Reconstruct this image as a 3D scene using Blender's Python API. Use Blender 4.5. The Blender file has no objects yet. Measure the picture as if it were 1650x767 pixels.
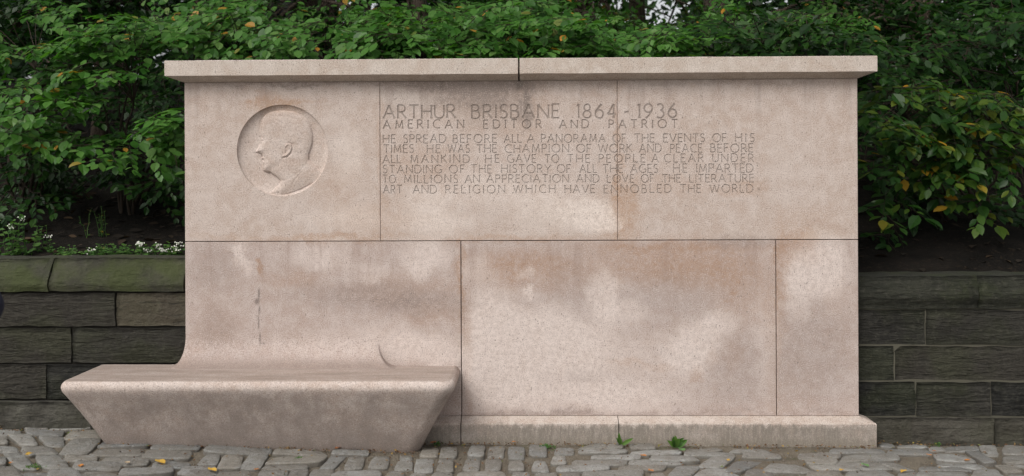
import bpy, bmesh, math, random
import numpy as np
from mathutils import Vector, Matrix, noise
from mathutils.geometry import delaunay_2d_cdt
random.seed(7); rng = np.random.default_rng(7)
S = bpy.context.scene; COL = S.collection
R = math.radians

# ------------------------------------------------------------------ camera, sky, sun, exposure
CAM = Vector((0.0806, -6.2855, 1.6519)); YAW, PITCH, ROLL = 0.0199, 0.0008, -0.0044
FPX, SHIFT = 1604.0, -97.05            # focal length and vertical shift, in pixels of a 1650 px wide frame
fw = Vector((-math.sin(YAW)*math.cos(PITCH), math.cos(YAW)*math.cos(PITCH), math.sin(PITCH)))
rt = Vector((math.cos(YAW), math.sin(YAW), 0)); up = rt.cross(fw)
rt, up = math.cos(ROLL)*rt + math.sin(ROLL)*up, -math.sin(ROLL)*rt + math.cos(ROLL)*up
cd = bpy.data.cameras.new('camera'); cam = bpy.data.objects.new('camera', cd); COL.objects.link(cam); S.camera = cam
cam.matrix_world = Matrix(((rt.x, up.x, -fw.x, CAM.x), (rt.y, up.y, -fw.y, CAM.y), (rt.z, up.z, -fw.z, CAM.z), (0, 0, 0, 1)))
cd.sensor_width = 36; cd.lens = 36*FPX/1650; cd.shift_y = SHIFT/1650; cd.dof.use_dof = True; cd.dof.focus_distance = 6.25; cd.dof.aperture_fstop = 2.6; cd.clip_start = .05; cd.clip_end = 1000

w = bpy.data.worlds.new('World'); S.world = w; w.use_nodes = True
nt = w.node_tree; bgn = nt.nodes['Background']
sky = nt.nodes.new('ShaderNodeTexSky'); sky.sky_type = 'NISHITA'; sky.sun_disc = False
SUN = Vector((-.42, -.62, .80)).normalized()
sky.sun_elevation = math.asin(SUN.z); sky.sun_rotation = math.atan2(SUN.x, SUN.y)
sky.air_density = 1.0; sky.dust_density = 4.0; sky.ozone_density = 1.0
hs = nt.nodes.new('ShaderNodeHueSaturation'); hs.inputs['Saturation'].default_value = .15
nt.links.new(sky.outputs[0], hs.inputs['Color']); nt.links.new(hs.outputs[0], bgn.inputs[0]); bgn.inputs[1].default_value = .14
sd = bpy.data.lights.new('sun', 'SUN'); sun = bpy.data.objects.new('sun', sd); COL.objects.link(sun)
sd.energy = 1.1; sd.angle = R(35); sd.color = (1, .94, .85)
sun.rotation_euler = (-SUN).to_track_quat('-Z', 'Y').to_euler(); sun.location = (0, -10, 12)
S.view_settings.view_transform = 'Standard'; S.view_settings.look = 'None'
S.view_settings.exposure = 0.29; S.view_settings.gamma = 1

# ------------------------------------------------------------------ helpers
def at(px, py, Y=None, Z=None):
    """point of the place seen at photograph pixel (px, py), on the upright plane y=Y or the level plane z=Z"""
    d = fw + rt*((px-825)/FPX) - up*((py-383.5-SHIFT)/FPX)
    t = (Y-CAM.y)/d.y if Y is not None else (Z-CAM.z)/d.z
    return CAM + d*t
def X(px, Y=0.0, py=350): return at(px, py, Y).x
def Zr(py, Y=0.0, px=825): return at(px, py, Y).z
def tag(o, label=None, cat=None, group=None, kind=None):
    if label: o['label'] = label
    if cat: o['category'] = cat
    if group: o['group'] = group
    if kind: o['kind'] = kind
    return o
def link(o, parent=None):
    COL.objects.link(o)
    if parent:
        o.parent = parent
        pw = parent.location.copy(); q = parent.parent
        while q: pw += q.location; q = q.parent
        o.location = -pw
    return o
def empty(name, loc, *a, **k):
    o = bpy.data.objects.new(name, None); COL.objects.link(o); o.location = loc; o.empty_display_size = .1
    return tag(o, *a, **k)
def mesh(name, verts, faces, mat, parent=None, smooth=False, mats=None, mi=None):
    me = bpy.data.meshes.new(name); me.from_pydata([tuple(v) for v in verts], [], faces)
    for m in (mats or [mat]): me.materials.append(m)
    if mi is not None: me.polygons.foreach_set('material_index', mi)
    if smooth: me.polygons.foreach_set('use_smooth', [True]*len(me.polygons))
    me.validate(); me.update()
    return link(bpy.data.objects.new(name, me), parent)
def bmobj(name, bm, mat, parent=None, smooth=False):
    me = bpy.data.meshes.new(name); bm.normal_update(); bm.to_mesh(me); bm.free(); me.materials.append(mat)
    if smooth: me.polygons.foreach_set('use_smooth', [True]*len(me.polygons))
    return link(bpy.data.objects.new(name, me), parent)
def box_bm(x0, x1, y0, y1, z0, z1, bev=.003):
    bm = bmesh.new(); bmesh.ops.create_cube(bm, size=1)
    for v in bm.verts: v.co = Vector(((x0+x1)/2+v.co.x*(x1-x0), (y0+y1)/2+v.co.y*(y1-y0), (z0+z1)/2+v.co.z*(z1-z0)))
    if bev: bmesh.ops.bevel(bm, geom=bm.edges[:], offset=bev, segments=2, affect='EDGES')
    return bm

class NT:
    """small node writer"""
    def __init__(s, name):
        s.m = bpy.data.materials.new(name); s.m.use_nodes = True; s.t = s.m.node_tree
        s.p = s.t.nodes['Principled BSDF']; s.out = s.t.nodes['Material Output']
    def n(s, typ, **kw):
        nd = s.t.nodes.new(typ)
        for k, v in kw.items():
            if k.startswith('_'): setattr(nd, k[1:], v)
        return nd
    def put(s, sock, v):
        if hasattr(v, 'node'): s.t.links.new(v, sock)
        elif v is not None: sock.default_value = v
    def coord(s): return s.n('ShaderNodeTexCoord').outputs['Object']
    def pos(s): return s.n('ShaderNodeNewGeometry').outputs['Position']
    def scale(s, vec, sc): 
        nd = s.n('ShaderNodeVectorMath', _operation='MULTIPLY'); s.put(nd.inputs[0], vec); nd.inputs[1].default_value = sc; return nd.outputs[0]
    def noise(s, vec, sc, det=4, rough=.55, dist=0):
        nd = s.n('ShaderNodeTexNoise'); s.put(nd.inputs['Vector'], vec)
        nd.inputs['Scale'].default_value = sc; nd.inputs['Detail'].default_value = det
        nd.inputs['Roughness'].default_value = rough; nd.inputs['Distortion'].default_value = dist
        return nd.outputs['Fac'], nd.outputs['Color']
    def voro(s, vec, sc, feature='F1', out='Distance', rnd=1):
        nd = s.n('ShaderNodeTexVoronoi', _feature=feature); s.put(nd.inputs['Vector'], vec); nd.inputs['Scale'].default_value = sc
        nd.inputs['Randomness'].default_value = rnd; return nd.outputs[out]
    def math(s, op, a, b=None, clamp=False):
        nd = s.n('ShaderNodeMath', _operation=op, _use_clamp=clamp); s.put(nd.inputs[0], a)
        if b is not None: s.put(nd.inputs[1], b)
        return nd.outputs[0]
    def rng(s, v, a, b, c=0., d=1., smooth=True):
        nd = s.n('ShaderNodeMapRange', _interpolation_type='SMOOTHSTEP' if smooth else 'LINEAR'); s.put(nd.inputs[0], v)
        for i, q in enumerate((a, b, c, d)): nd.inputs[i+1].default_value = q
        return nd.outputs[0]
    def mix(s, f, a, b, mode='MIX'):
        nd = s.n('ShaderNodeMix', _data_type='RGBA', _blend_type=mode); s.put(nd.inputs[0], f)
        for sock, v in ((nd.inputs[6], a), (nd.inputs[7], b)):
            s.put(sock, (*v, 1) if isinstance(v, tuple) and len(v) == 3 else v)
        return nd.outputs[2]
    def ramp(s, f, stops):
        nd = s.n('ShaderNodeValToRGB'); s.put(nd.inputs[0], f); e = nd.color_ramp.elements
        while len(e) < len(stops): e.new(.5)
        for k, (p, c) in enumerate(stops): e[k].position = p; e[k].color = (*c, 1)
        return nd.outputs[0]
    def bump(s, h, strength=.5, dist=.01, normal=None):
        nd = s.n('ShaderNodeBump'); s.put(nd.inputs['Height'], h); nd.inputs['Strength'].default_value = strength
        nd.inputs['Distance'].default_value = dist
        if normal is not None: s.put(nd.inputs['Normal'], normal)
        return nd.outputs[0]
    def sep(s, v):
        nd = s.n('ShaderNodeSeparateXYZ'); s.put(nd.inputs[0], v); return nd.outputs
    def fin(s, col, rough=.85, normal=None, spec=.3):
        s.put(s.p.inputs['Base Color'], (*col, 1) if isinstance(col, tuple) else col); s.put(s.p.inputs['Roughness'], rough)
        s.p.inputs['Specular IOR Level'].default_value = spec
        if normal is not None: s.put(s.p.inputs['Normal'], normal)
        return s.m

# ------------------------------------------------------------------ memorial stone
# stains that belong to the stone itself: (px, py, rx, ry, amount)
LIGHT = [(870,600,120,50,.5),(800,500,40,50,.5),(1040,620,110,36,.35),(700,360,60,18,.5),(560,350,60,20,.4),(1345,450,30,60,.3),(690,412,38,26,.8),(672,440,20,16,.6),(520,412,48,24,.7),(590,440,50,16,.4),(384,408,12,24,.9),(398,430,10,12,.7),(965,352,30,22,1),(940,345,60,26,.5),(880,330,60,40,.5),
 (780,300,60,30,.4),(690,325,45,28,.5),(850,540,90,40,1),(800,600,60,48,.9),(920,560,90,40,.8),(972,480,26,46,.8),(1125,548,42,34,.8),(1112,580,34,26,.8),(1060,570,60,30,.4),
 (1000,640,80,24,.5),(880,640,110,24,.5),(1320,430,48,44,.9),(1285,470,26,46,.7),(690,566,62,26,.8),(640,540,50,20,.4),(1160,520,30,16,.6),(850,470,9,9,1),(848,440,14,10,.6),
 (770,430,26,22,.5),(1235,560,20,80,.4),(560,560,120,30,.4),(650,160,50,14,.5),(1010,505,40,20,.6),(780,510,26,40,.5),(715,590,16,16,.6),(560,250,18,40,.4),(900,500,30,16,.4)]
BROWN = [(613,260,5,120,.5),(995,250,6,120,.7),(743,480,5,90,.7),(1251,530,6,130,.8),(1090,398,170,8,.6),(500,382,110,6,.6),(1005,330,22,50,.6),(540,300,50,30,.35),(456,165,60,6,.8),(350,380,60,6,.4),(830,425,70,24,.6),(1100,440,90,30,.5),(1180,570,14,30,.5),(424,432,7,12,1.5),(470,452,48,14,.6),(436,168,46,18,.9),(790,160,90,44,.5),(600,352,70,26,.5),(1000,350,34,40,.7),(1080,418,150,36,.8),(860,440,110,30,.7),(1200,470,60,56,.6),
 (1288,402,38,28,1.2),(1010,585,36,5,1.1),(1062,590,26,7,.9),(1122,606,10,12,1.5),(1148,570,9,22,.8),(1183,470,5,9,.9),(1190,452,4,7,.9),(1176,486,4,5,1),(754,570,8,90,.8),(640,470,90,22,.6),(740,440,8,60,.6),
 (690,505,44,18,.7),(1060,300,90,20,.4),(1200,305,40,12,.6),(680,265,60,30,.4),(1300,360,60,30,.4),(560,385,90,8,.5),(820,385,130,6,.7),(1260,440,8,90,.6),(330,160,30,14,.3),
 (350,520,40,46,.35),(1350,480,30,30,.4),(1240,560,9,90,.6),(840,220,26,22,.35)]
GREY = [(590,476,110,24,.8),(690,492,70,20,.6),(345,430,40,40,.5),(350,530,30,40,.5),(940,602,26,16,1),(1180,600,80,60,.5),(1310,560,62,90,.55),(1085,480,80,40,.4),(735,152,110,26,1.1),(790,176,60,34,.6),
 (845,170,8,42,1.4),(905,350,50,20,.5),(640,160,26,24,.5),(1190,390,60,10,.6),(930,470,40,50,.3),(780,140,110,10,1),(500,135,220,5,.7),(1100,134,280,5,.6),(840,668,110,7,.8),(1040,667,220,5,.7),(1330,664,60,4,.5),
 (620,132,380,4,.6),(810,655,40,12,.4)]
DARK = [(417,474,2.2,9,1),(414,486,4,5,1),(418,500,1.8,7,1),(417,520,1.6,12,.9),(419,545,1.6,10,.9),(424,553,4,2,.8),(1222,305,3,3,.6),(836,135,7,12,.9),(848,160,4,34,.45),(712,140,3,20,.4),(250,575,2,2,1)]
def stone(name, tint=(1, 1, 1), stains=True, bench=False, plinth=False, dirt=0., cap=False, relief=False, foot=False):
    g = NT(name); P = g.pos()
    n1, c1 = g.noise(P, 3.2, 6, .6); n2, _ = g.noise(P, 14, 6, .65); n3, _ = g.noise(P, 150, 3, .75); n4, _ = g.noise(P, 75, 4, .75)
    base = g.mix(g.rng(n1, .36, .64), (.425, .358, .318), (.465, .408, .376))
    base = g.mix(g.rng(n2, .42, .7, 0, .8), base, (.53, .478, .45))
    base = g.mix(g.math('MULTIPLY', g.rng(n2, .5, .3), .35), base, (.41, .32, .27))
    if stains:
        # warp the stain positions so that their outlines are ragged
        w1 = g.n('ShaderNodeVectorMath', _operation='SUBTRACT'); g.put(w1.inputs[0], g.noise(P, 6.5, 6, .68)[1]); w1.inputs[1].default_value = (.5, .5, .5)
        w2 = g.n('ShaderNodeVectorMath', _operation='MULTIPLY_ADD'); g.put(w2.inputs[0], w1.outputs[0]); w2.inputs[1].default_value = (.27, 0, .20); g.put(w2.inputs[2], P)
        WP = w2.outputs[0]
        w3 = g.n('ShaderNodeVectorMath', _operation='MULTIPLY_ADD'); g.put(w3.inputs[0], w1.outputs[0]); w3.inputs[1].default_value = (.03, 0, .02); g.put(w3.inputs[2], P)
        def blobs(L, V):
            acc = None
            for px, py, rx, ry, a in L:
                c = at(px, py, 0.0); s_ = 255.
                nd = g.n('ShaderNodeVectorMath', _operation='SUBTRACT'); g.put(nd.inputs[0], V); nd.inputs[1].default_value = (c.x, 0, c.z)
                sc = g.scale(nd.outputs[0], (s_/rx, 0, s_/ry))
                ln = g.n('ShaderNodeVectorMath', _operation='LENGTH'); g.put(ln.inputs[0], sc)
                m = g.rng(ln.outputs['Value'], 1.5, .35, 0, a*1.08)
                acc = m if acc is None else g.math('ADD', acc, m)
            return acc
        grain = g.rng(g.noise(P, 30, 6, .8)[0], .38, .60, .45, 1.1)
        base = g.mix(g.math('MULTIPLY', g.math('MULTIPLY', blobs(BROWN, WP), .70), grain, True), base, (.38, .27, .20))
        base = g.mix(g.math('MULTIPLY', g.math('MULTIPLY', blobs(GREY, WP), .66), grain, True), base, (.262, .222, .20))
        base = g.mix(g.math('MULTIPLY', g.math('MULTIPLY', g.math('MINIMUM', blobs(LIGHT, WP), 1.0), .8), grain, True), base, (.70, .645, .605))
        base = g.mix(g.math('MULTIPLY', blobs(DARK, w3.outputs[0]), .58, True), base, (.09, .075, .065))
    # granular quartz / mica speckle and small pits
    base = g.mix(g.rng(n3, .53, .66, 0, .62), base, (.23, .195, .18))
    base = g.mix(g.rng(n3, .46, .34, 0, .55), base, (.72, .67, .64))
    base = g.mix(g.rng(n4, .54, .68, 0, .38), base, (.24, .20, .185))
    pv = g.voro(g.scale(P, (1, 1, .55)), 46); pm = g.rng(pv, .17, .09, 0, 1)
    sp = g.rng(g.noise(P, 17, 3)[0], .46, .58)
    pm = g.math('MULTIPLY', pm, sp)
    base = g.mix(g.math('MULTIPLY', pm, .75), base, (.15, .14, .125))
    if stains:     # rain runs under the cap and from the joint above the bench
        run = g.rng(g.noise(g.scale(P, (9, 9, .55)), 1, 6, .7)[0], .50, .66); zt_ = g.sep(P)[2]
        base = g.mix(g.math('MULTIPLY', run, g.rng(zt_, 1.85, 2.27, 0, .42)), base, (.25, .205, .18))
        base = g.mix(g.math('MULTIPLY', run, g.math('MULTIPLY', g.rng(zt_, .75, 1.25, 0, .30), g.rng(zt_, 1.262, 1.258))), base, (.27, .20, .165))
    if bench:
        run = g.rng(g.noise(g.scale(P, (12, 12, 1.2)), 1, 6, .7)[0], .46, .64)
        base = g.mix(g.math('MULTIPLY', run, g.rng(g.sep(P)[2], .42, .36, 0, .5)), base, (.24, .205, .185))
    xyz = g.sep(P); wob = g.math('MULTIPLY', g.math('SUBTRACT', g.noise(g.scale(P, (24, 24, 3)), 1, 6, .75)[0], .5), .15)
    zz = g.math('ADD', xyz[2], wob)
    if foot:       # grime creeping up the sweep from the seat
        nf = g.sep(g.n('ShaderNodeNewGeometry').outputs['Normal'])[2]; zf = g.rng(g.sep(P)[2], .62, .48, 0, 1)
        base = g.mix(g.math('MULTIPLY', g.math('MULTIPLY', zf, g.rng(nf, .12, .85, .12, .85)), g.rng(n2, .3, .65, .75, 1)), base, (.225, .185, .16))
    if plinth:     # grey splash dirt below the weathered arris
        pz = g.rng(zz, .130, .095, 0, 1); st2 = g.rng(g.noise(g.scale(P, (55, 55, 9)), 1, 5, .7)[0], .42, .62, 1, .68); pz = g.math('MULTIPLY', pz, st2)
        m = g.rng(g.noise(P, 2.2, 5, .6)[0], .32, .55, .55, .95)
        base = g.mix(g.math('MULTIPLY', pz, m), base, (.205, .185, .163))
        base = g.mix(g.rng(zz, .05, .0, 0, .6), base, (.20, .18, .15))
    if bench:
        nm = g.sep(g.n('ShaderNodeNewGeometry').outputs['Normal'])
        topm = g.rng(nm[2], .80, .97, 0, .88)     # dust and grime settled on the seat
        st = g.rng(g.noise(g.scale(P, (2, 14, 14)), 1.3, 5, .65)[0], .3, .7, .55, 1)
        base = g.mix(g.math('MULTIPLY', topm, st), base, (.225, .185, .16))
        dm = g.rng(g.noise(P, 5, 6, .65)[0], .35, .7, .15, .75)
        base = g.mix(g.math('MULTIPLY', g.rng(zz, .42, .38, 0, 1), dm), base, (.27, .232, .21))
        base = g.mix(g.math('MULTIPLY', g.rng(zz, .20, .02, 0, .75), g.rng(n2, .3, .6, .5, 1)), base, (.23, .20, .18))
    if cap:
        sk = g.rng(g.noise(g.scale(P, (26, 1, 2)), 1, 4, .6)[0], .55, .75, 0, .5)
        base = g.mix(g.math('MULTIPLY', sk, g.rng(zz, 2.35, 2.41)), base, (.25, .22, .19))
    if dirt: base = g.mix(dirt, base, (.19, .145, .115))
    if not relief: base = g.mix(g.rng(n3, .54, .66, 0, .30), base, (.15, .125, .115)); base = g.mix(g.rng(n3, .44, .34, 0, .22), base, (.62, .58, .55))
    if tint != (1, 1, 1): base = g.mix(1., base, tint, 'MULTIPLY')
    h = g.math('ADD', g.math('MULTIPLY', n3, .5), g.math('ADD', g.math('MULTIPLY', n2, .9), g.math('MULTIPLY', pm, -1.2)))
    return g.fin(base, .86, g.bump(h, .08 if relief else .35, .0035), .25)
M = {}
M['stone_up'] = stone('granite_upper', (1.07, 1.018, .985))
M['stone_low'] = stone('granite_lower', (.97, .91, .895))
M['stone_foot'] = stone('granite_backrest', (.97, .91, .895), foot=True)
M['stone_cut'] = stone('granite_letter_dirt', dirt=.56)
M['stone_cut_small'] = stone('granite_small_letter_dirt', dirt=.37)
M['stone_cap'] = stone('granite_cap', (1.07, 1.05, 1.0), stains=False, cap=True)
M['stone_plinth'] = stone('granite_plinth', (.97, .94, .90), stains=False, plinth=True)
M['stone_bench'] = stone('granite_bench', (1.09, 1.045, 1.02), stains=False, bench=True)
M['joint'] = NT('joint_mortar').fin((.10, .075, .06), .95)

HALF, ZJ, ZT, ZP, ZP2, OP = 2.125, 1.2592, 2.2708, .1537, .1262, .082
XU1, XU2 = X(613), X(995.5); XL1, XL2 = X(743.5, 0, 560), X(1251, 0, 540)
memo = empty('granite_memorial', (0, .2, 0), 'tall pink granite memorial with carved profile medallion, engraved inscription and attached bench', 'memorial', kind='thing')
# mortar core just behind the faces
bmobj('core', box_bm(-HALF+.012, HALF-.012, .045, .50, .05, ZT+.03, 0), M['joint'], memo)

def panel_mesh(x0, x1, z0, z1, strokes=None, circle=None, b=.003, depth=.42, seed=0):
    """a dressed block; front face at y=0, cut by strokes (V-cut letters) and a round hole"""
    i0, i1, k0, k1 = x0+b, x1-b, z0+b, z1-b
    pts = [(i0, k0), (i1, k0), (i1, k1), (i0, k1)]; edges = [(0, 1), (1, 2), (2, 3), (3, 0)]
    quads = []
    big = []
    for qi, q in enumerate(strokes or []):
        xs = [p[0] for p in q]; zs = [p[1] for p in q]
        if max(xs) < i0 or min(xs) > i1: continue
        s = len(pts); pts += q; edges += [(s, s+1), (s+1, s+2), (s+2, s+3), (s+3, s)]; quads.append(q); big.append(BIG[qi])
    if circle:
        cx, cz, r = circle; s = len(pts); N = 240
        pts += [(cx+r*math.cos(2*math.pi*k/N), cz+r*math.sin(2*math.pi*k/N)) for k in range(N)]
        edges += [(s+k, s+(k+1) % N) for k in range(N)]
    vs, es, fs, *_ = delaunay_2d_cdt([Vector(p) for p in pts], edges, [], 0, 1e-6)
    V = np.array([(v.x, v.y) for v in vs]); F = np.array([list(f) for f in fs if len(f) == 3])
    Cn = V[F].mean(1)
    keep = (Cn[:, 0] > i0) & (Cn[:, 0] < i1) & (Cn[:, 1] > k0) & (Cn[:, 1] < k1)
    if circle: keep &= np.hypot(Cn[:, 0]-cx, Cn[:, 1]-cz) > r*.9995
    F = F[keep]; Cn = Cn[keep]
    ins = np.zeros(len(F), bool); bigf = np.zeros(len(F), bool)
    for bq, q in zip(big, quads):
        q = np.array(q); lo = q.min(0); hi = q.max(0)
        sel = np.where((Cn[:, 0] >= lo[0]) & (Cn[:, 0] <= hi[0]) & (Cn[:, 1] >= lo[1]) & (Cn[:, 1] <= hi[1]))[0]
        if not len(sel): continue
        c = Cn[sel]; sg = []
        for k in range(4):
            a, d = q[k], q[(k+1) % 4]; sg.append((d[0]-a[0])*(c[:, 1]-a[1])-(d[1]-a[1])*(c[:, 0]-a[0]))
        sg = np.array(sg); hit = sel[(sg >= -1e-9).all(0) | (sg <= 1e-9).all(0)]; ins[hit] = True; bigf[hit] = bq
    D = .0035
    verts = []; faces = []; mi = []; top = {}; bot = {}
    def vt(i, low):
        d = bot if low else top
        if i not in d: d[i] = len(verts); verts.append((V[i, 0], D if low else 0., V[i, 1]))
        return d[i]
    emap = {}
    for f, n, bg_ in zip(F, ins, bigf):
        a, b_, c = (int(v) for v in f)
        ar = (V[b_, 0]-V[a, 0])*(V[c, 1]-V[a, 1])-(V[b_, 1]-V[a, 1])*(V[c, 0]-V[a, 0])
        if ar < 0: b_, c = c, b_
        faces.append([vt(a, n), vt(b_, n), vt(c, n)]); mi.append((1 if bg_ else 2) if n else 0)
        for e in ((a, b_), (b_, c), (c, a)): emap[e] = mi[-1]
    for (a, b_), n in list(emap.items()):
        if n and emap.get((b_, a)) == 0:
            faces.append([vt(a, True), vt(b_, True), vt(b_, False), vt(a, False)]); mi.append(n)
    # edge arris, sides
    s = len(verts)
    for y, e in ((0, b), (b, 0), (depth, 0)):
        verts += [(x0+e, y, z0+e), (x1-e, y, z0+e), (x1-e, y, z1-e), (x0+e, y, z1-e)]
    for r_ in range(2):
        for k in range(4):
            faces.append([s+r_*4+k, s+r_*4+4+k, s+r_*4+4+(k+1) % 4, s+r_*4+(k+1) % 4]); mi.append(0)
    faces.append([s+11, s+10, s+9, s+8]); mi.append(0)
    return verts, faces, mi

# ---- single-stroke Roman capitals, unit height
def arc(cx, cy, rx, ry, a0, a1, n=10): return [(cx+rx*math.cos(R(a0+(a1-a0)*k/n)), cy+ry*math.sin(R(a0+(a1-a0)*k/n))) for k in range(n+1)]
def Bz(*ls): return [p for l in ls for p in l]
G = {
 'A': (.86, [[(0, 0), (.43, 1)], [(.43, 1), (.86, 0)], [(.15, .36), (.71, .36)]]),
 'B': (.56, [[(0, 0), (0, 1)], Bz([(0, 1)], arc(.24, .77, .25, .23, 90, -90, 7), [(0, .54)]), Bz([(0, .54)], arc(.27, .27, .29, .27, 90, -90, 7), [(0, 0)])]),
 'C': (.80, [arc(.5, .5, .5, .5, 52, 308, 14)]),
 'D': (.78, [[(0, 0), (0, 1)], Bz([(0, 1)], arc(.28, .5, .5, .5, 90, -90, 12), [(0, 0)])]),
 'E': (.50, [[(0, 0), (0, 1)], [(0, 1), (.5, 1)], [(0, .53), (.43, .53)], [(0, 0), (.5, 0)]]),
 'F': (.48, [[(0, 0), (0, 1)], [(0, 1), (.48, 1)], [(0, .52), (.40, .52)]]),
 'G': (.86, [arc(.5, .5, .5, .5, 52, 320, 14), [(.86, .14), (.86, .44)], [(.64, .44), (.86, .44)]]),
 'H': (.72, [[(0, 0), (0, 1)], [(.72, 0), (.72, 1)], [(0, .53), (.72, .53)]]),
 'I': (.04, [[(.02, 0), (.02, 1)]]),
 'K': (.64, [[(0, 0), (0, 1)], [(.58, 1), (.02, .46)], [(.18, .60), (.64, 0)]]),
 'L': (.50, [[(0, 0), (0, 1)], [(0, 0), (.5, 0)]]),
 'M': (.94, [[(.04, 0), (.14, 1)], [(.14, 1), (.47, .12)], [(.47, .12), (.80, 1)], [(.80, 1), (.90, 0)]]),
 'N': (.76, [[(0, 0), (0, 1)], [(0, 1), (.76, 0)], [(.76, 0), (.76, 1)]]),
 'O': (1.0, [arc(.5, .5, .5, .5, 0, 360, 20)]),
 'P': (.54, [[(0, 0), (0, 1)], Bz([(0, 1)], arc(.27, .74, .27, .26, 90, -90, 7), [(0, .48)])]),
 'R': (.62, [[(0, 0), (0, 1)], Bz([(0, 1)], arc(.26, .74, .27, .26, 90, -90, 7), [(0, .48)]), [(.24, .48), (.62, 0)]]),
 'S': (.50, [Bz(arc(.26, .76, .23, .24, 38, 250, 9), arc(.24, .26, .26, .26, 70, -145, 9))]),
 'T': (.68, [[(.34, 0), (.34, 1)], [(0, 1), (.68, 1)]]),
 'U': (.70, [Bz([(0, 1)], arc(.35, .34, .35, .34, 180, 360, 9), [(.70, 1)])]),
 'V': (.78, [[(0, 1), (.39, 0)], [(.39, 0), (.78, 1)]]),
 'W': (1.16, [[(0, 1), (.29, 0)], [(.29, 0), (.58, .96)], [(.58, .96), (.87, 0)], [(.87, 0), (1.16, 1)]]),
 'Y': (.72, [[(0, 1), (.36, .48)], [(.72, 1), (.36, .48)], [(.36, .48), (.36, 0)]]),
 '1': (.14, [[(.12, 0), (.12, 1)], [(.12, 1), (0, .88)]]),
 '8': (.56, [arc(.28, .76, .22, .24, 0, 360, 12), arc(.28, .26, .28, .26, 0, 360, 14)]),
 '6': (.58, [arc(.29, .30, .29, .30, 0, 360, 14), Bz([(.46, 1.02), (.22, .76), (.04, .46)])]),
 '9': (.58, [arc(.29, .70, .29, .30, 0, 360, 14), [(.12, -.02), (.36, .24), (.54, .54)]]),
 '4': (.58, [[(.44, 0), (.44, 1)], [(.44, 1), (0, .28)], [(0, .28), (.58, .28)]]),
 '3': (.50, [Bz([(.02, .90)], arc(.22, .77, .22, .23, 110, -80, 7), arc(.22, .27, .28, .28, 85, -140, 9))]),
 '-': (.34, [[(0, .40), (.34, .48)]]), '.': (.05, [[(0, .04), (.05, .04)]]), '~': (.05, [[(0, .5), (.06, .5)]]),
}
def ribbon(pl, wd, H, flare):
    """quads of one stroke"""
    out = []; P = [Vector(p)*H for p in pl]; n = len(P)
    nrm = []
    for k in range(n):
        a = P[max(k-1, 0)]; b = P[min(k+1, n-1)]
        if (P[0]-P[-1]).length < 1e-6 and k in (0, n-1): a, b = P[n-2], P[1]
        t = (b-a).normalized(); nrm.append(Vector((-t.y, t.x)))
    for k in range(n-1):
        a, b = P[k], P[k+1]
        wa = wd*(flare if k == 0 and n < 5 else 1)*.5; wb = wd*(flare if k == n-2 and n < 5 else 1)*.5
        m = [(a, wa), (b, wb)]
        if n == 2: c = (a+b)/2; m = [(a, wa), (a.lerp(b, .2), wd*.47), (a.lerp(b, .8), wd*.47), (b, wb)]; nn = [nrm[0]]*4
        else: nn = [nrm[k], nrm[k+1]]
        for j in range(len(m)-1):
            (p, s1), (q, s2) = m[j], m[j+1]
            out.append([p+nn[j]*s1, p-nn[j]*s1, q-nn[j+1]*s2, q+nn[j+1]*s2])
    return out
LINES = [ # (top-left row, bottom-left row, top-right row, bottom-right row, row of words with their left and right pixels)
 (169.5, 191, 167, 190, .0105, [('ARTHUR', 617, 735), ('BRISBANE', 760, 902), ('1864', 929, 993), ('-', 1006, 1013), ('1936', 1027, 1091), ('.', 1099, 1101)]),
 (193.8, 207.3, 192.8, 206, .0074, [('AMERICAN', 617, 748), ('EDITOR', 779, 873), ('AND', 901, 949), ('PATRIOT', 981, 1092), ('.', 1098, 1100)]),
 (217.5, 230.6, 215.4, 228.7, .0062, [('HE', 617, 638), ('SPREAD', 650, 719), ('BEFORE', 730, 801), ('ALL', 812, 841), ('A', 849.5, 861.5), ('PANORAMA', 872, 976), ('OF', 987, 1009), ('THE', 1022, 1055), ('EVENTS', 1069, 1136), ('OF', 1148, 1171), ('HIS', 1185, 1216)]),
 (233.4, 246.4, 232, 245.3, .0060, [('TIMES', 618, 667), ('~', 676, 678), ('HE', 688, 710), ('WAS', 721.5, 757), ('THE', 768, 801), ('CHAMPION', 813.5, 917), ('OF', 929, 953), ('WORK', 964, 1019), ('AND', 1030, 1066), ('PEACE', 1080, 1132), ('BEFORE', 1145, 1214)]),
 (250, 262.7, 248, 261, .0056, [('ALL', 616.5, 647), ('MANKIND', 661.5, 757), ('~', 769, 771), ('HE', 782, 805), ('GAVE', 817.5, 864), ('TO', 878, 901), ('THE', 914.6, 951), ('PEOPLE', 965, 1040), ('A', 1050.5, 1061), ('CLEAR', 1070, 1134), ('UNDER', 1148, 1215)]),
 (266.4, 279.2, 264, 277.6, .0056, [('STANDING', 617, 712), ('OF', 724, 749), ('THE', 759, 793), ('HISTORY', 808, 888), ('OF', 897.5, 920), ('ALL', 934, 962), ('THE', 971, 1004), ('AGES', 1016, 1060), ('~', 1071, 1073), ('HE', 1085, 1108), ('IMPARTED', 1122, 1214)]),
 (282.3, 295, 280.8, 293.4, .0056, [('TO', 617, 638), ('MILLIONS', 651, 738), ('AN', 749, 773), ('APPRECIATION', 784, 917), ('AND', 929, 966), ('LOVE', 978, 1022), ('OF', 1033, 1054), ('THE', 1067, 1097), ('LITERATURE', 1111, 1215)]),
 (298.8, 311.8, 297.4, 310.2, .0056, [('ART', 617.5, 648), ('AND', 665, 704), ('RELIGION', 718, 814), ('WHICH', 827, 895), ('HAVE', 910, 959), ('ENNOBLED', 973, 1082), ('THE', 1096, 1130), ('WORLD', 1143.5, 1214)]),
]
STROKES = []; BIG = []
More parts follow.
